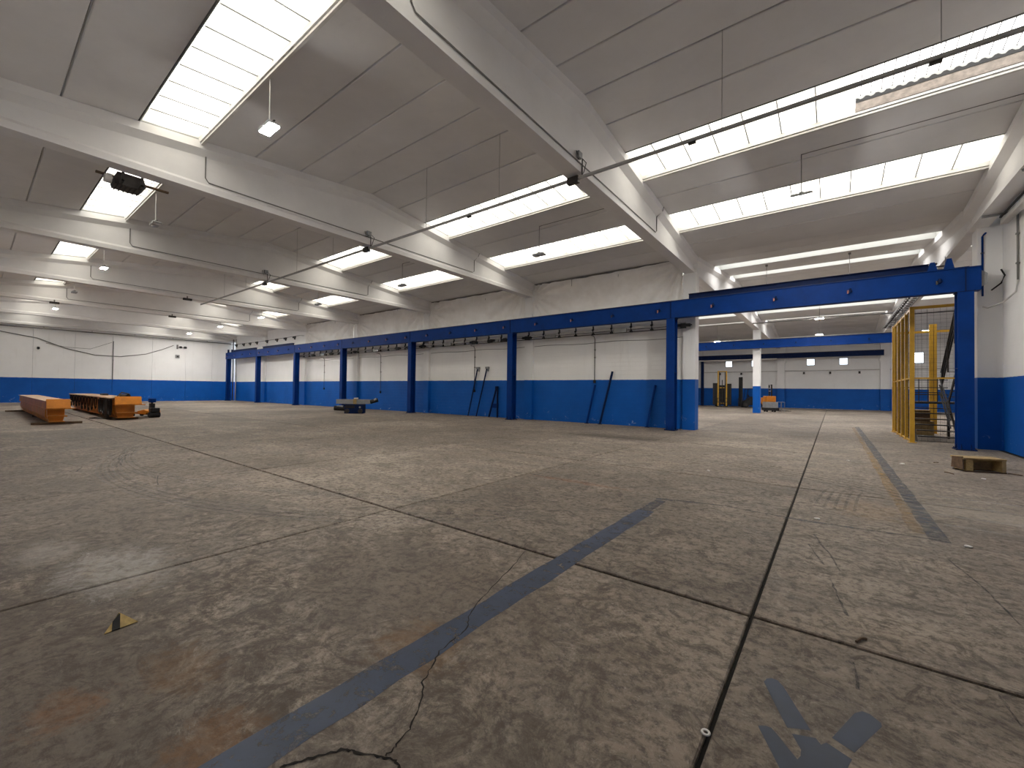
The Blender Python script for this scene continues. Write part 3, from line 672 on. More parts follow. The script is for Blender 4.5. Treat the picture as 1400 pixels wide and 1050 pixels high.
# ------------------------------------------------------------------ right wall fittings
def pipe(name, label, cat, pts, r, m, group=None, clips=()):
    t = thing(name, label, cat, pts[0], 0, group)
    under(MB().tube(pts, r, 8).build('pipe', m, smooth=True), t)
    for c in clips: under(MB().cbox(c, (.07, .07, .04)).build('clip', M['pipe_grey']), t)
    return t
pipe('blue_pipe', 'thin blue pipe running down the pilaster behind the runway end', 'pipe', [(3.58, 18.545, 4.6), (3.58, 18.545, 6.40), (3.60, 18.50, 6.44), (3.62, 18.40, 6.46)], .024, M['blue_steel'], None, [(3.58, 18.56, 5.9)])
pipe('wall_conduit', 'grey conduit standing upright on the right block wall near the pilaster', 'conduit', [(3.965, 17.2, 4.75), (3.965, 17.2, 6.6)], .022, M['pipe_grey'], None, [(3.965, 17.2, 5.2), (3.965, 17.2, 6.0)])
pipe('white_conduit', 'white conduit angling off the right wall to the pilaster beside the girder end', 'conduit', [(3.965, 17.2, 4.75), (3.95, 17.3, 4.45), (3.86, 17.9, 4.28), (3.66, 18.45, 4.22), (3.58, 18.52, 4.28)], .022, M['pipe_white'])
pipe('wall_cable', 'dark cable curling behind the end of the blue girder', 'cable', [(3.90, 18.3, 5.3), (3.95, 18.2, 5.1), (3.90, 18.3, 4.9), (3.75, 18.5, 4.75)], .02, M['black'])
t = thing('cable_tray', 'white lamp trunking with dark cable under the right beam', 'trunking', (3.72, 12, 6.5))
under(MB().box((3.735, 9.0, 6.42), (3.89, 17.6, 6.56)).build('tray', M['pipe_white'], bevel=.01), t)
under(MB().tube([(3.70, 9, 6.62), (3.70, 12.5, 6.60), (3.70, 17.4, 6.58)], .03, 6).build('cable', M['black']), t)
for y in (11.0, 14.2, 17.3):
    under(MB().box((3.33, y-.02, 6.60), (3.9, y+.02, 6.66)).build('bracket', M['grey_steel']), t)
t = thing('wall_fan', 'small black swivel fitting on an arm at the top of the right wall', 'fitting', (3.9, 13.2, 6.2))
under(MB().cyl((3.99, 13.2, 6.25), (3.75, 13.2, 6.2), .03, 8).build('arm', M['dark_steel']), t)
under(MB().cyl((3.75, 13.1, 6.15), (3.70, 13.3, 6.3), .13, 16).build('head', M['black'], bevel=.02), t)
# conveyor-like cable ladder along the second hall beam
t = thing('cable_ladder', 'grey cable ladder with rungs slung under the beam beyond the yellow cage', 'cable ladder', (3.1, 27, 6.3))
for x in (2.85, 3.30): under(MB().box((x-.02, 21.5, 6.30), (x+.02, 40.0, 6.42)).build('side_rail', M['grey_steel']), t)
for q in range(31): under(MB().box((2.87, 21.7+q*.6, 6.33), (3.28, 21.78+q*.6, 6.37)).build('rung', M['dark_steel']), t)
for y in (22, 28, 34, 37.5): under(MB().box((3.30, y-.02, 6.40), (3.34, y+.02, 6.75)).box((2.86, y-.02, 6.28), (3.30, y+.02, 6.30)).build('bracket', M['grey_steel']), t)
under(MB().tube([(3.0, 21.5, 6.41), (3.02, 30, 6.41), (3.0, 40, 6.41)], .04, 6).build('cable', M['black']), t)

# ------------------------------------------------------------------ yellow cage with stair inside
cage = thing('safety_cage', 'tall yellow steel mesh cage beside the runway end post', 'cage', (2.13, 19.42, 0))
CX0, CX1, CY0, CY1, CH = 2.13, 3.9, 19.42, 24.6, 4.58
def part(mb, name, m, p=cage, bevel=0): return under(mb.build(name, m, bevel=bevel), p)
for x, y, w2 in ((CX0, CY0, .06), (CX0, CY0+1.35, .045), (CX0, CY0+2.4, .045), (CX0, CY0+3.5, .045), (CX0, CY1-.55, .045), (CX0, CY1, .06), (3.28, CY1, .06), (3.40, CY1, .05), (4.5, CY1, .06), (4.5, CY0, .06)):
    part(MB().box((x-w2, y-w2, .015), (x+w2, y+w2, CH)), 'post', M['yellow_steel'], bevel=.006)
    part(MB().box((x-w2-.05, y-w2-.05, 0), (x+w2+.05, y+w2+.05, .015)), 'foot_plate', M['yellow_steel'])
for z, hgt in ((CH, .09), (2.19, .05), (.06, .05)):
    part(MB().box((CX0-.03, CY0+.06, z-hgt), (CX0+.03, CY1-.06, z)), 'side_rail', M['yellow_steel'])
    if z > 1: part(MB().box((CX0+.06, CY0-.03, z-hgt), (CX1-.06, CY0+.03, z)), 'front_rail', M['yellow_steel'])
part(MB().box((CX0+.06, CY1-.03, CH-.35), (CX1-.06, CY1+.03, CH-.26)), 'back_rail', M['yellow_steel'])
def mesh_panel(a, b, za, zb_, name):
    mb = MB(); a = Vector(a); b = Vector(b); Ln = (b-a).length; n = max(2, int(Ln/.13)); r = .0018; d = (b-a).normalized(); nrm = Vector((-d.y, d.x))*r
    for i in range(n+1):
        p = a.lerp(b, i/n); mb.box((p.x-r, p.y-r, za), (p.x+r, p.y+r, zb_))
    for j in range(int((zb_-za)/.13)+1):
        z = za+j*.13; q = [(a.x-nrm.x, a.y-nrm.y, z-r), (b.x-nrm.x, b.y-nrm.y, z-r), (b.x+nrm.x, b.y+nrm.y, z-r), (a.x+nrm.x, a.y+nrm.y, z-r)]
        mb.loft([[Vector(v) for v in q], [Vector((v[0], v[1], v[2]+2*r)) for v in q]])
    o = part(mb, name, M['dark_steel']); o['kind'] = 'stuff'; return o
ys = [CY0, CY0+1.35, CY0+2.4, CY0+3.5, CY1-.55, CY1]
for i in range(5): mesh_panel((CX0, ys[i]+.05), (CX0, ys[i+1]-.05), .08, CH-.1, 'wire_mesh')
mesh_panel((CX0+.08, CY0), (3.1, CY0), .08, CH-.1, 'wire_mesh')
mesh_panel((CX0+.08, CY1), (CX1-.08, CY1), .08, CH-.4, 'wire_mesh')
part(MB().box((CX0+.06, CY0+.02, CH-.25), (CX1-.06, CY0+.04, CH-.22)), 'mesh_top_bar', M['dark_steel'])
stair = thing('steel_stair', 'dark steel stair with open treads and handrails inside the yellow cage', 'stair', (2.8, 20.3, 0))
def sp(mb, name, m=M['dark_steel']): return under(mb.build(name, m), stair)
for i in range(7):
    z = .19*(i+1); y = 20.15+.26*i
    sp(MB().box((2.36, y, z-.03), (3.34, y+.25, z)), 'tread')
for x in (2.33, 3.37):
    sp(MB().prism([(20.05, 0), (20.30, 0), (22.2, 1.38), (22.0, 1.42)], 'x', x-.015, x+.015), 'stringer')
sp(MB().box((2.25, 21.98, 1.28), (4.4, 23.2, 1.36)), 'landing')
for x, y in ((2.30, 22.05), (2.30, 23.1), (3.55, 23.1), (3.4, 22.05)): sp(MB().box((x-.03, y-.03, 0), (x+.03, y+.03, 1.28)), 'landing_post')
for z in (1.62, 1.9, 2.2): sp(MB().tube([(2.30, 22.02, z), (2.30, 23.15, z), (3.55, 23.15, z)], .018, 6), 'landing_rail')
for z in (1.7, 2.25): sp(MB().tube([(2.35, 22.0, z), (3.30, 22.0, z)], .018, 6), 'landing_rail')
for x in (2.6, 2.85, 3.1): sp(MB().box((x-.012, 21.99, 1.36), (x+.012, 22.01, 2.25)), 'baluster')
for dz in (.35, .62, .9):
    sp(MB().tube([(3.16, 20.2, .15+dz), (3.16, 22.0, 1.36+dz)], .022, 6), 'handrail', M['black'])
for i in range(10):
    sp(MB().box((3.42, 21.70-.22*i, 1.36+.2*(i+1)-.03), (4.35, 21.95-.22*i, 1.36+.2*(i+1))), 'tread')
for x in (3.40, 4.37):
    sp(MB().prism([(22.0, 1.30), (22.0, 1.50), (19.75, 3.45), (19.62, 3.35)], 'x', x-.015, x+.015), 'stringer')
for dz in (.45, .75, 1.05): sp(MB().tube([(3.20, 22.0, 1.40+dz), (3.20, 19.70, 3.42+dz)], .024, 6), 'handrail', M['black'])
for f in (.05, .5, .95): sp(MB().box((3.19, 22-2.3*f-.02, 1.40+2.02*f), (3.41, 22-2.3*f+.02, 1.42+2.02*f)).box((3.18, 22-2.3*f-.02, 1.40+2.02*f), (3.22, 22-2.3*f+.02, 2.45+2.02*f)), 'baluster')
sp(MB().box((3.40, 19.62, 0), (3.46, 19.70, 3.36)), 'stair_post')
for (x, y, z, a, b_, c, m, lab) in ((2.75, 23.75, 0, .9, .7, .55, 'timber', 'low wooden crate on the floor inside the yellow cage'), (2.75, 23.75, .55, .7, .6, .45, 'timber_dark', 'brown carton on top of the crate inside the yellow cage')):
    o = thing('crate', lab, 'crate', (x, y, z))
    MB().box((-a/2, -b_/2, 0), (a/2, b_/2, c-.03)).build('body', M[m], o, bevel=.01)
    MB().box((-a/2-.02, -b_/2-.02, c-.03), (a/2+.02, b_/2+.02, c)).build('lid', M['timber'], o)
    for zz in (.06, c-.14): MB().box((-a/2, -b_/2-.015, zz), (a/2, -b_/2, zz+.08)).build('slat', M['timber'], o)

# ------------------------------------------------------------------ second and third hall
def runway(name, label, x0, x1, y, z0, z1, m, posts):
    t = thing(name, label, 'crane runway', ((x0+x1)/2, y, 0))
    under(MB().box((x0, y-.14, z0), (x1, y+.14, z1)).box((x0, y-.18, z1), (x1, y+.18, z1+.02)).build('girder', m), t)
    under(MB().box((x0, y-.03, z1+.02), (x1, y+.03, z1+.08)).build('rail', M['dark_steel']), t)
    for px in posts:
        under(MB().box((px-.15, y-.13, .02), (px+.15, y+.13, z0)).box((px-.28, y-.28, 0), (px+.28, y+.28, .02)).build('post', m), t)
    n = int((x1-x0)/2.1)
    for i in range(n): under(MB().cbox((x0+1+i*2.1, y-.2, (z0+z1)/2), (.08, .1, .12)).build('lug', M['navy_steel']), t)
    return t
runway('crane_runway', 'blue crane runway crossing in front of the free-standing pillar in the second hall', -20, 3.4, 38.25, 5.16, 5.78, M['blue_steel'], [-13.6, -19])
runway('crane_runway', 'dark blue crane runway along the far wall below the small windows', -20, 4.0, 54.6, 5.47, 5.95, M['navy_steel'], [-12.6, -19])
tag(MB().box((-20, 54.30, 5.34), (-4.9, 54.44, 5.468)).build('pipe_run', M['pipe_white']), 'white pipe run below the dark runway on the far wall', 'pipe')
pipe('wall_pipe', 'grey pipe run level along the far wall below the small windows', 'pipe', [(-20, 55.9, 4.05), (4.0, 55.9, 4.15), (11, 55.9, 4.15)], .05, M['pipe_white'])
for x in (-10.9, -8.6, -2.5, -.2, 2.2): tag(MB().cbox((x, 55.9, 3.9), (.16, .2, .16)).prism([(x-.1, 3.74), (x+.1, 3.74), (x+.06, 3.82), (x-.06, 3.82)], 'y', 55.7, 55.95).build('wall_bracket', M['dark_steel']), 'small dark bracket on the far wall under the pipe', 'bracket', 'far wall brackets')
pipe('hall_duct', 'thin dark duct with hanging rods across the second hall roof', 'duct', [(-4.7, 24.0, 6.72), (3.3, 24.0, 6.72)], .05, M['pipe_grey'])
for x in (-2.6, .6): tag(MB().tube([(x, 24.0, 6.76), (x, 24.0, zr(24.0, RIDGE2))], .014, 6).cbox((x, 24, zr(24, RIDGE2)-.04), (.1, .1, .08)).build('hanger_rod', M['pipe_grey']), 'hanger rod of the thin duct in the second hall', 'rod', 'second hall hanger rods')
tag(MB().box((-1.5, 23.85, 6.58), (-.8, 24.15, 6.668)).box((-1.4, 23.9, 6.54), (-.9, 24.1, 6.58)).build('unlit_batten', M['dark_steel']), 'unlit dark lamp fixed under the thin duct in the second hall', 'lamp')
pipe('hall_duct', 'thin duct under the roof of the second hall beyond its ridge', 'duct', [(-4.7, 35.0, 6.70), (3.3, 35.0, 6.70)], .04, M['pipe_grey'])
pipe('hall_duct', 'thin duct across the farthest hall under the roof', 'duct', [(-13, 46.0, 6.75), (3.3, 46.0, 6.75)], .04, M['pipe_white'])
fx = thing('fire_extinguisher', 'red fire extinguisher hung on the blue part of the far wall', 'fire extinguisher', (-10.9, 55.8, .9))
MB().cyl((0, 0, 0), (0, 0, .55), .11, 14).build('tank', M['red'], fx, bevel=.03); MB().cyl((0, 0, .55), (0, 0, .66), .035, 8).box((-.03, -.12, .62), (.03, .06, .67)).build('valve', M['black'], fx)
MB().tube([(0, -.05, .62), (.14, -.08, .5), (.15, -.05, .2)], .015, 6).build('hose', M['black'], fx)
MB().box((-.22, .12, -.05), (.22, .19, .75)).build('back_board', M['paper'], fx)

# forklifts ---------------------------------------------------------
def wheel(t, x, y, r, w):
    o = MB().cyl((x-w/2, y, r), (x+w/2, y, r), r, 18).build('wheel', M['rubber'], t, bevel=.02)
    MB().cyl((x-w/2-.005, y, r), (x+w/2+.005, y, r), r*.5, 12).build('hub', M['dark_steel'], o)
def forklift(label, loc, rz, mast_m, body_m, mast_h, mast_w, guard=True, cw=None, back=0):
    t = thing('forklift', label, 'forklift', loc, rz)
    MB().prism([(.15, .25), (1.9, .25), (2.05, .45), (2.05, 1.05), (1.6, 1.15), (1.0, 1.1), (.5, .75), (.15, .7)], 'x', -.5, .5).build('chassis', M[body_m], t, bevel=.03)
    MB().prism([(1.5, .28), (2.15, .28), (2.25, .5), (2.15, 1.12), (1.55, 1.1)], 'x', -.52, .52).build('counterweight', M[cw or body_m], t, bevel=.05)
    for s in (-1, 1):
        MB().box((s*mast_w/2-.06, -.08, .1), (s*mast_w/2+.06, .10, mast_h)).build('mast_rail', M[mast_m], t)
        MB().box((s*(mast_w/2-.13)-.04, -.05, .2), (s*(mast_w/2-.13)+.04, .05, mast_h*.97)).build('inner_mast', M['dark_steel'], t)
        MB().box((s*.24-.06, -1.15, .08), (s*.24+.06, -.1, .12)).box((s*.24-.06, -.16, .08), (s*.24+.06, -.11, .62)).build('fork', M['dark_steel'], t)
        wheel(t, s*.48, .35, .32, .22); wheel(t, s*.46, 1.75, .27, .2)
        if guard:
            MB().tube([(s*.45, .45, .75), (s*.45, .6, 2.0), (s*.43, 1.5, 2.08), (s*.45, 1.75, 1.1)], .035, 8).build('guard_post', M['black'], t)
    for z in (.35, mast_h*.52, mast_h-.1): MB().box((-mast_w/2, .02, z), (mast_w/2, .08, z+.1)).build('cross_bar', M[mast_m], t)
    MB().cyl((0, .0, .3), (0, .0, mast_h*.75), .04, 8).build('lift_cylinder', M['dark_steel'], t)
    MB().box((-.5, -.12, .5), (.5, -.09, .56)).box((-.5, -.12, .95), (.5, -.09, 1.0)).box((-.5, -.12, .5), (-.46, -.09, 1.0)).box((.46, -.12, .5), (.5, -.09, 1.0)).build('carriage', M['dark_steel'], t)
    if guard:
        g = MB()
        for q in range(6): g.box((-.45, .62+.17*q, 2.02), (.45, .66+.17*q, 2.06))
        g.build('guard_roof', M['black'], t)
    if back:
        MB().box((-back, .14, .22), (back, .18, 2.45)).box((-back, .13, 2.45), (-back+.5, .19, 2.68)).box((.35, .13, 2.45), (back, .19, 2.62)).build('load_backrest', M['black'], t)
        for q in range(7): MB().box((-back+.1+q*back*.3-.02, .10, .3), (-back+.1+q*back*.3+.02, .14, 2.4)).build('backrest_bar', M['dark_steel'], t)
    MB().box((-.25, 1.05, 1.1), (.25, 1.5, 1.2)).box((-.25, 1.45, 1.2), (.25, 1.55, 1.65)).build('driver_seat', M['black'], t, bevel=.03)
    MB().tube([(0, .65, .8), (0, .8, 1.25)], .03, 6).cyl((0, .8, 1.25), (0, .83, 1.27), .18, 14).build('steering_wheel', M['black'], t)
    return t
forklift('black forklift with a tall yellow mast by the far wall', (-9.9, 52.0, 0), .3, 'yellow_steel', 'black', 4.05, .85, back=.95)
forklift('dark forklift with black mast partly behind the free-standing pillar', (-8.1, 52.3, 0), -1.1, 'black', 'black', 3.35, .6, True, 'orange_steel')
st = thing('pallet_stacker', 'orange and grey pallet stacker with a dark mast beside the free-standing pillar', 'stacker', (-4.3, 42.2, 0), .4)
MB().prism([(-.45, .35), (.5, .35), (.5, .85), (-.45, .85)], 'y', -.4, .4).build('body', M['grey_paint'], st, bevel=.03)
MB().box((-.42, -.38, .85), (.36, .38, 1.35)).build('motor_cover', M['orange_steel'], st, bevel=.05)
MB().box((-.5, -.42, .12), (.6, .42, .35)).build('base', M['black'], st, bevel=.02)
for s in (-1, 1):
    MB().box((.0, s*.3-.04, 1.35), (.09, s*.3+.04, 2.35)).build('mast_rail', M['black'], st)
    wheel(st, s*.3, -.3, .13, .1); wheel(st, s*.3, .3, .13, .1)
    MB().box((.6, s*.28-.07, .08), (1.5, s*.28+.07, .13)).build('fork', M['dark_steel'], st)
for z in (1.75, 2.0, 2.28): MB().box((.01, -.3, z), (.07, .3, z+.07)).build('cross_bar', M['grey_paint'], st)
for x in (.75, 1.0): MB().tube([(x, .42, .0), (x, .42, .85), (x, -.42, .85), (x, -.42, 0)], .025, 6).build('guard_hoop', M['grey_steel'], st)

# ------------------------------------------------------------------ orange crane girders on the floor
def girder(label, x0, x1, yc, w, h, name='crane_girder'):
    t = thing(name, label, 'girder', (x0, yc, 0)); L_ = x1-x0   # x0 is the near end, x1 lies deeper
    a = w/2
    body = MB().prism([(-a*.62, .12), (a*.62, .12), (a*.74, .30), (a*.74, h-.30), (-a*.90, h-.30), (-a*.90, .30)], 'x', -.75, L_).build('web_box', M['orange_steel'], t)
    MB().box((L_, -a, h-.30), (-.12, a, h-.03)).build('top_box', M['orange_steel'], t)
    MB().box((L_, -a-.04, h-.03), (-.12, a+.04, h)).build('top_plate', M['orange_top'], t)
    MB().box((L_*.999, -a-.02, h-.34), (.08, a+.12, h-.30)).build('flange', M['orange_steel'], t)
    MB().box((L_, -a*.75, .09), (-.15, a*.60, .125)).build('bottom_plate', M['orange_steel'], t)
    MB().prism([(-.14, h+.05), (-.10, h+.06), (.07, h-.29), (.03, h-.30)], 'y', -a, a).build('end_plate', M['orange_steel'], t)
    MB().prism([(-a*.66, .126), (a*.5, .126), (a*.62, .32), (a*.62, h-.345), (-a*.82, h-.345), (-a*.82, .32)], 'x', -.75, -.35).build('end_web', M['orange_steel'], t)
    MB().box((-.35, -a*.82, .30), (-.10, a*.78, .35)).build('end_ledge', M['orange_steel'], t)
    for q in range(1, int(abs(L_)/1.6)):
        MB().box((-q*1.6-.01, -a*.93, .14), (-q*1.6+.01, -a*.90, h-.32)).build('weld_seam', M['orange_top'], t)
    return t
g1 = girder('orange box girder lying on wooden bearers, without cables', -24.4, -37.9, 2.24, .66, .95)
g2 = girder('orange box girder lying on the floor draped with black cable loops', -25.7, -38.6, 4.55, .92, 1.02)
rd_ = random.Random(5)
for q in range(15):
    x = -.55-.45*q if q < 6 else -3.2-1.02*(q-5)
    wv = .26 if q < 6 else .36; dp = rd_.uniform(.55, .78)*(1.0 if q < 4 else .92)
    for kk in range(3 if q < 6 else 1):
        off = .03*kk
        pts = [(x-wv*math.cos(math.pi*s/10)*(.8+.1*kk), -.52-off*.8, .90-(dp-off)*math.sin(math.pi*s/10)) for s in range(11)]
        MB().tube(pts, .028, 6).build('cable_loop', M['black'], g2)
    MB().box((x-.05, -.58, .88), (x+.05, -.47, 1.0)).build('cable_trolley', M['dark_steel'], g2)
MB().box((-12.6, -.60, .98), (.0, -.50, 1.03)).build('cable_track', M['orange_top'], g2)
for q in range(4): MB().box((-.95-.16*q, -.60, .10), (-.86-.16*q, -.50, .92)).build('cable_bundle', M['black'], g2, bevel=.02)
MB().cyl((-.9, -.1, 1.10), (-.35, .05, 1.10), .09, 10).cyl((-1.5, .1, 1.08), (-1.0, .1, 1.08), .07, 10).tube([(-.6, -.3, 1.05), (-.8, -.1, 1.26), (-1.1, .2, 1.18), (-1.4, .3, 1.05)], .03, 6).build('motor', M['black'], g2)
MB().box((-6.8, .0, 1.02), (-6.2, .25, 1.12)).build('bracket', M['dark_steel'], g2)
MB().tube([(-1.9, -.6, .04), (-2.4, -.8, .03), (-2.0, -1.0, .03), (-1.3, -.8, .03), (-.9, -.62, .05)], .02, 6).build('loose_cable', M['black'], g2)
for x, ya, yb, g in ((-24.75, 1.55, 2.95, 'by its end near the pallet truck'), (-37.2, 1.35, 2.9, 'by its end towards the end wall'), (-31.0, 1.98, 2.6, 'at its middle')):
    tag(MB().prism([(x-.06, 0), (x+.06, 0), (x+.055, .088), (x-.055, .088)], 'y', ya, yb).build('wooden_bearer', M['timber_dark']), 'brown timber bearer under the girder without cables, ' + g, 'timber', 'bearers under the bare girder')
for x in (-26.3, -32, -38):
    tag(MB().prism([(x-.07, 0), (x+.07, 0), (x+.06, .088), (x-.06, .088)], 'y', 4.1, 5.0).build('wooden_bearer', M['timber_dark']), 'timber bearer under the girder with cable loops', 'timber', 'bearers under the cabled girder')

# pallet truck with blue battery box
pj = thing('pallet_truck', 'orange pallet truck with a blue topped tiller beside the cabled girder', 'pallet truck', (-27.2, 5.72, 0), math.radians(8))
MB().prism([(-1.0, .14), (.0, .14), (.12, .20), (.12, .34), (-.15, .40), (-.9, .30), (-1.0, .24)], 'y', -.30, .30).build('body', M['orange_steel'], pj, bevel=.03)
for s in (-1, 1): MB().box((-1.9, s*.18-.07, .14), (-.95, s*.18+.07, .19)).build('fork', M['orange_steel'], pj); MB().cyl((-1.75, s*.18-.06, .07), (-1.75, s*.18+.06, .07), .07, 12).build('wheel', M['rubber'], pj)
MB().cyl((.22, -.22, .14), (.22, .22, .14), .14, 16).build('drive_wheel', M['rubber'], pj, bevel=.02)
MB().box((.05, -.18, .28), (.38, .18, .48)).build('motor', M['black'], pj, bevel=.03)
MB().tube([(-.02, 0, .38), (-.04, 0, .62), (-.05, 0, .86)], .045, 8).box((-.13, -.10, .45), (.03, .10, .70)).build('tiller', M['dark_steel'], pj)
MB().prism([(-.17, .74), (.09, .74), (.12, .95), (-.20, .95)], 'y', -.12, .12).build('tiller_head', M['blue_steel'], pj, bevel=.03)

# hoist trolley ------------------------------------------------------
ht = thing('hoist_trolley', 'dark blue hoist carriage with a grey steel beam on top standing on the open floor', 'hoist', (-24.1, 15.0, 0), math.radians(46))
MB().box((-.52, -.38, .0), (.62, .38, .58)).build('base', M['navy_steel'], ht, bevel=.03)
MB().box((-.46, -.40, .34), (.1, -.38, .52)).build('cover', M['black'], ht); MB().cyl((.42, -.42, .40), (.42, -.38, .40), .06, 10).build('lamp', M['grey_steel'], ht)
for x in (-.35, .45): MB().cyl((x, -.44, .16), (x, -.38, .16), .14, 14).build('wheel', M['dark_steel'], ht)
MB().box((-1.05, -.22, .60), (.98, .22, .66)).box((-1.05, -.20, .66), (.98, -.17, .84)).box((-1.05, .17, .66), (.98, .20, .84)).box((-1.05, -.22, .84), (.98, .22, .88)).build('top_beam', M['grey_paint'], ht)
MB().box((-.02, -.26, .60), (.18, .26, .92)).build('yellow_clamp', M['timber'], ht)
MB().box((.0, -.14, .92), (.22, .14, .98)).build('cap', M['paper'], ht)
MB().cyl((.98, -.06, .72), (1.45, .0, .86), .13, 14).build('motor', M['black'], ht, bevel=.02)
MB().cyl((1.2, -.06, .80), (1.36, -.06, .92), .09, 10).build('motor_end', M['grey_steel'], ht)
MB().cyl((-1.15, -.25, .34), (-.52, -.20, .30), .15, 14).build('drive_motor', M['black'], ht, bevel=.02)
MB().box((-.98, -.32, .40), (-.62, -.16, .50)).build('motor_box', M['grey_paint'], ht)
MB().box((-.6, -.3, .58), (.7, .3, .60)).build('saddle_plate', M['dark_steel'], ht)

# leaning steel poles
for i, (xb, xt) in enumerate(((-17.62, -17.02), (-16.95, -16.28))):
    t = thing('leaning_pole', 'thin dark steel pole with a bracket head leaning on the dividing wall', 'pole', (xb, 18.62, 0), 0, 'leaning poles')
    d = Vector((xt-xb, .14, 2.86))
    MB().tube([(0, 0, .0), d], .038, 8).build('shaft', M['navy_steel'], t)
    MB().cbox(d + Vector((.03, 0, .04)), (.24, .10, .12), 0).cbox(d + Vector((.10, 0, -.06)), (.06, .08, .22)).build('head', M['grey_paint'], t)
t = thing('leaning_bars', 'short dark blue A-shaped steel stand leaning on the wall beside a blue post', 'steel stand', (-15.6, 18.6, 0))
MB().tube([(-.35, 0, 0), (.06, .20, 1.75)], .05, 6).build('leg', M['navy_steel'], t); MB().tube([(.30, 0, 0), (.12, .20, 1.75)], .05, 6).build('leg', M['navy_steel'], t)
MB().box((-.24, .08, .55), (.28, .12, .80)).build('cross_plate', M['blue_steel'], t); MB().box((.0, .14, 1.62), (.18, .22, 1.80)).build('cap', M['navy_steel'], t)
for i, (xb, xt, zt) in enumerate(((-9.6, -9.25, 1.9), (-8.9, -8.35, 2.55), (-6.6, -6.3, 1.9))):
    t = thing('leaning_bar', ['blue steel bar leaning on the blue wall beside the tall dark bar', 'tall dark bar leaning on the wall and reaching above the blue band', 'blue steel bar leaning on the wall nearest the open passage'][i], 'bar', (xb, 18.6, 0), 0, 'leaning blue bars')
    MB().tube([(0, 0, 0), (xt-xb, .17, zt)], .05, 6).build('bar', M['blue_steel'] if zt < 2 else M['navy_steel'], t)
    MB().box((-.09, -.06, .0), (.09, .06, .03)).build('foot', M['navy_steel'], t)

# ------------------------------------------------------------------ left wall fittings
def sag(pts): return pts
sc_ = pipe('sagging_cable', 'dark cable sagging in a long curve across the end wall', 'cable', [(XL+.05, 1.0, 6.1), (XL+.05, 3.7, 5.62), (XL+.05, 5.4, 4.87), (XL+.05, 7.3, 4.40), (XL+.05, 9.1, 4.38), (XL+.05, 11.0, 4.77), (XL+.05, 12.3, 5.35), (XL+.05, 13.2, 5.85)], .035, M['pipe_grey'])
under(MB().tube([(XL+.02, 4.2, 5.22), (XL+.02, 5.5, 4.98), (XL+.02, 7.0, 4.95), (XL+.02, 8.45, 5.7)], .018, 6).build('thin_cable', M['pipe_grey']), sc_)
pipe('wall_conduit', 'upright conduit in the middle of the end wall down to the blue band', 'conduit', [(XL+.04, 8.56, 5.8), (XL+.04, 8.56, 2.1)], .03, M['pipe_grey'], None, [(XL+.03, 8.56, 5.8), (XL+.03, 8.56, 4.0)])
t = thing('wall_camera', 'small twin black floodlight on the end wall under a cable', 'lamp', (XL+.1, 13.96, 5.7))
for y in (-.18, .22): MB().cbox((.05, y, 0), (.16, .2, .2)).build('head', M['black'], t)
MB().box((-.09, -.4, -.06), (-.02, .4, .04)).box((-.09, -.5, -.2), (.0, -.36, .25)).build('bracket', M['pipe_grey'], t)
t = thing('switch_box', 'small grey box on the end wall below the twin floodlight', 'box', (XL, 13.55, 4.7))
MB().box((.0, -.17, -.17), (.12, .17, .17)).build('case', M['grey_paint'], t, bevel=.01); MB().box((.12, -.08, -.08), (.14, .08, .08)).build('cover', M['dark_steel'], t)
t = thing('wall_camera', 'small black camera on the stained strip of the end wall', 'camera', (XL+.05, 3.75, 4.75))
MB().cbox((.1, 0, 0), (.3, .16, .16)).build('body', M['black'], t); MB().box((-.05, -.05, -.12), (.0, .05, .12)).build('bracket', M['pipe_grey'], t)
pipe('end_pipe', 'level grey pipe clipped along the top of the end wall', 'pipe', [(XL+.62, -1.5, 6.45), (XL+.62, 18.3, 6.45)], .05, M['pipe_grey'], None, [(XL+.62, y, 6.56) for y in (1, 4, 7, 10, 13, 16)])
pipe('corner_pipe', 'pair of upright pipes in the corner behind the last runway post', 'pipe', [(-54.7, 18.6, .0), (-54.7, 18.6, 7.0)], .06, M['pipe_grey'], None, [(-54.7, 18.65, 3.0)])
pipe('corner_pipe', 'thin upright white pipe in the corner of the end wall', 'pipe', [(-54.2, 18.7, .0), (-54.2, 18.7, 7.0)], .06, M['pipe_white'])
# festoon with hooks over the last bays
t = thing('festoon_line', 'thin wire with dark hooks strung above the last bays of the runway', 'festoon', (-46, 18.3, 6.3))
under(MB().tube([(-54.9, 18.3, 6.35), (-46, 18.3, 6.25), (-38.4, 18.3, 6.30), (-38.33, 18.68, 6.32)], .02, 6).build('wire', M['dark_steel']), t)
for x in (-53, -51, -49.3, -47.6, -45.2, -43, -41.2, -39.4): under(MB().cbox((x, 18.3, 6.22), (.5, .1, .16)).cbox((x+.1, 18.3, 6.10), (.12, .1, .2)).build('hook', M['black']), t)
# fittings along the beams of the far bays
for i, (bx, y, z) in enumerate(((BEAMS[4], 7.7, 6.62), (BEAMS[5], 9.0, 6.62), (BEAMS[5], 3.2, 6.62))):
    t = thing('beam_fitting', 'small dark fitting under a far roof beam', 'fitting', (bx+.26, y, z), 0, 'small fittings under far beams')
    MB().cbox((0, 0, 0), (.14, .42, .12)).build('case', M['dark_steel'], t, bevel=.01); MB().cbox((-.05, 0, .12), (.04, .06, .14)).build('stem', M['pipe_grey'], t)

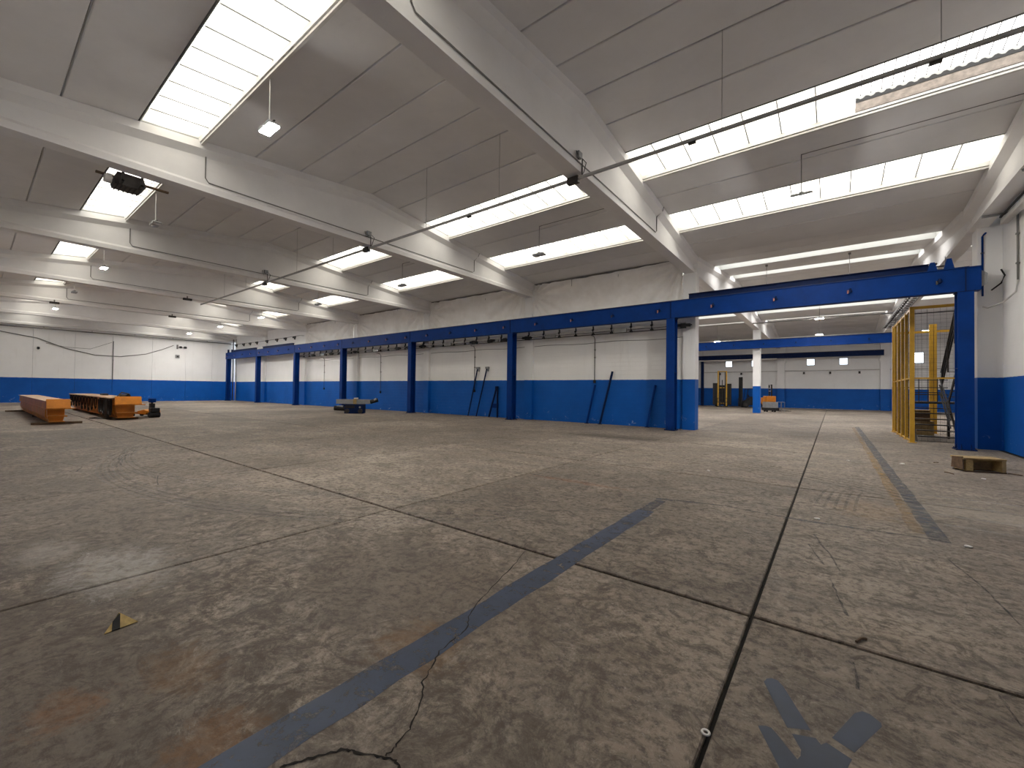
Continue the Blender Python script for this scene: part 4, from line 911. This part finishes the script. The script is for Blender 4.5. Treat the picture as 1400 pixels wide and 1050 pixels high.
# ------------------------------------------------------------------ small things on the floor
# timber box by the right wall
tb = thing('timber_box', 'open-fronted yellowish timber trestle box on the floor before the end post', 'wooden box', (2.43, 13.1, 0), math.radians(20)); tb.scale = (.70, .8, .95)
MB().box((-.46, -.24, .27), (.54, .26, .31)).build('top_board', M['timber'], tb, bevel=.006)
MB().box((-.38, -.20, .02), (-.20, .22, .27)).build('end_block', M['card'], tb, bevel=.006)
MB().box((.44, -.22, .02), (.54, .24, .27)).build('end_block', M['timber'], tb, bevel=.006)
MB().box((-.20, .10, .03), (.44, .14, .27)).build('back_board', M['timber'], tb)
MB().box((-.42, -.24, .0), (.54, -.16, .02)).box((-.42, .16, 0), (.54, .24, .02)).build('runner', M['timber_dark'], tb)
MB().prism([(-.24, .05), (.22, .05), (.18, .30), (-.20, .33)], 'x', -.47, -.44).build('side_flap', M['timber_dark'], tb)
# torn cardboard
cb = thing('torn_cardboard', 'torn folded piece of yellowish cardboard with a black band on the dirty floor', 'cardboard', (-3.76, .65, 0))
A_, B_, C_, D_ = Vector((.06, -.085, .002)), Vector((.035, .085, .002)), Vector((-.03, .0, .075)), Vector((-.11, .02, .004))
def card(pts, name, m, up_=Vector((.002, 0, .004))): MB().loft([[p for p in pts], [p+up_ for p in pts]]).build(name, m, cb)
E_ = A_.lerp(B_, .22); G_ = A_.lerp(B_, .46); H_ = A_.lerp(C_, .55)
card([E_, G_, C_.lerp(B_, .06), H_], 'band', M['black'], Vector((.003, 0, .005)))
card([A_, E_, H_], 'torn_corner', M['card'])
card([G_, B_, C_.lerp(B_, .5)+Vector((-.01, 0, -.008)), C_.lerp(B_, .25), C_], 'sheet', M['card'])
card([C_, B_, D_], 'back_flap', M['card']); card([C_, D_, A_], 'back_flap', M['card'])
# ring
rg = MB(); n = 20
ring = [[((.016+.006*math.cos(b))*math.cos(a)-.47, (.016+.006*math.cos(b))*math.sin(a)+2.14, .006+.005*math.sin(b)) for b in [2*math.pi*j/8 for j in range(8)]] for a in [2*math.pi*i/n for i in range(n+1)]]
tag(rg.loft(ring, cap=False).build('steel_ring', M['paper'], smooth=True), 'small pale metal ring lying on the floor joint', 'ring')
rr = random.Random(3)
for i, (x, y, s) in enumerate(((1.14, 6.46, .045), (-.15, 6.62, .035), (1.28, 13.2, .06), (.3, 12.9, .03), (2.3, 11.9, .04), (-2.0, 9.2, .03))):
    mb = MB(); pts = [(x+s*math.cos(a)*rr.uniform(.6, 1), y+s*math.sin(a)*rr.uniform(.6, 1)) for a in [k*math.pi/4 for k in range(8)]]
    mb.loft([[(p[0], p[1], .002+.01*rr.random()) for p in pts], [(p[0], p[1], .014+.006*rr.random()) for p in pts]])
    tag(mb.build('paper_scrap', M['paper']), 'small crumpled scrap of white paper on the concrete', 'paper scrap', 'paper scraps on the floor')
for i, (x, y, s) in enumerate(((2.95, 13.0, .12), (3.1, 12.3, .10), (1.9, 12.3, .12), (3.3, 11.6, .08), (1.95, 14.0, .07), (.15, 3.55, .05))):
    mb = MB(); a = rr.uniform(0, 3)
    mb.tube([(x-s*math.cos(a), y-s*math.sin(a), .012), (x, y+.02, .014), (x+s*math.cos(a), y+s*math.sin(a), .010)], .009, 6)
    tag(mb.build('twig_scrap', M['timber_dark']), 'small dark splinter of wood lying on the concrete', 'splinter', 'wood splinters on the floor')
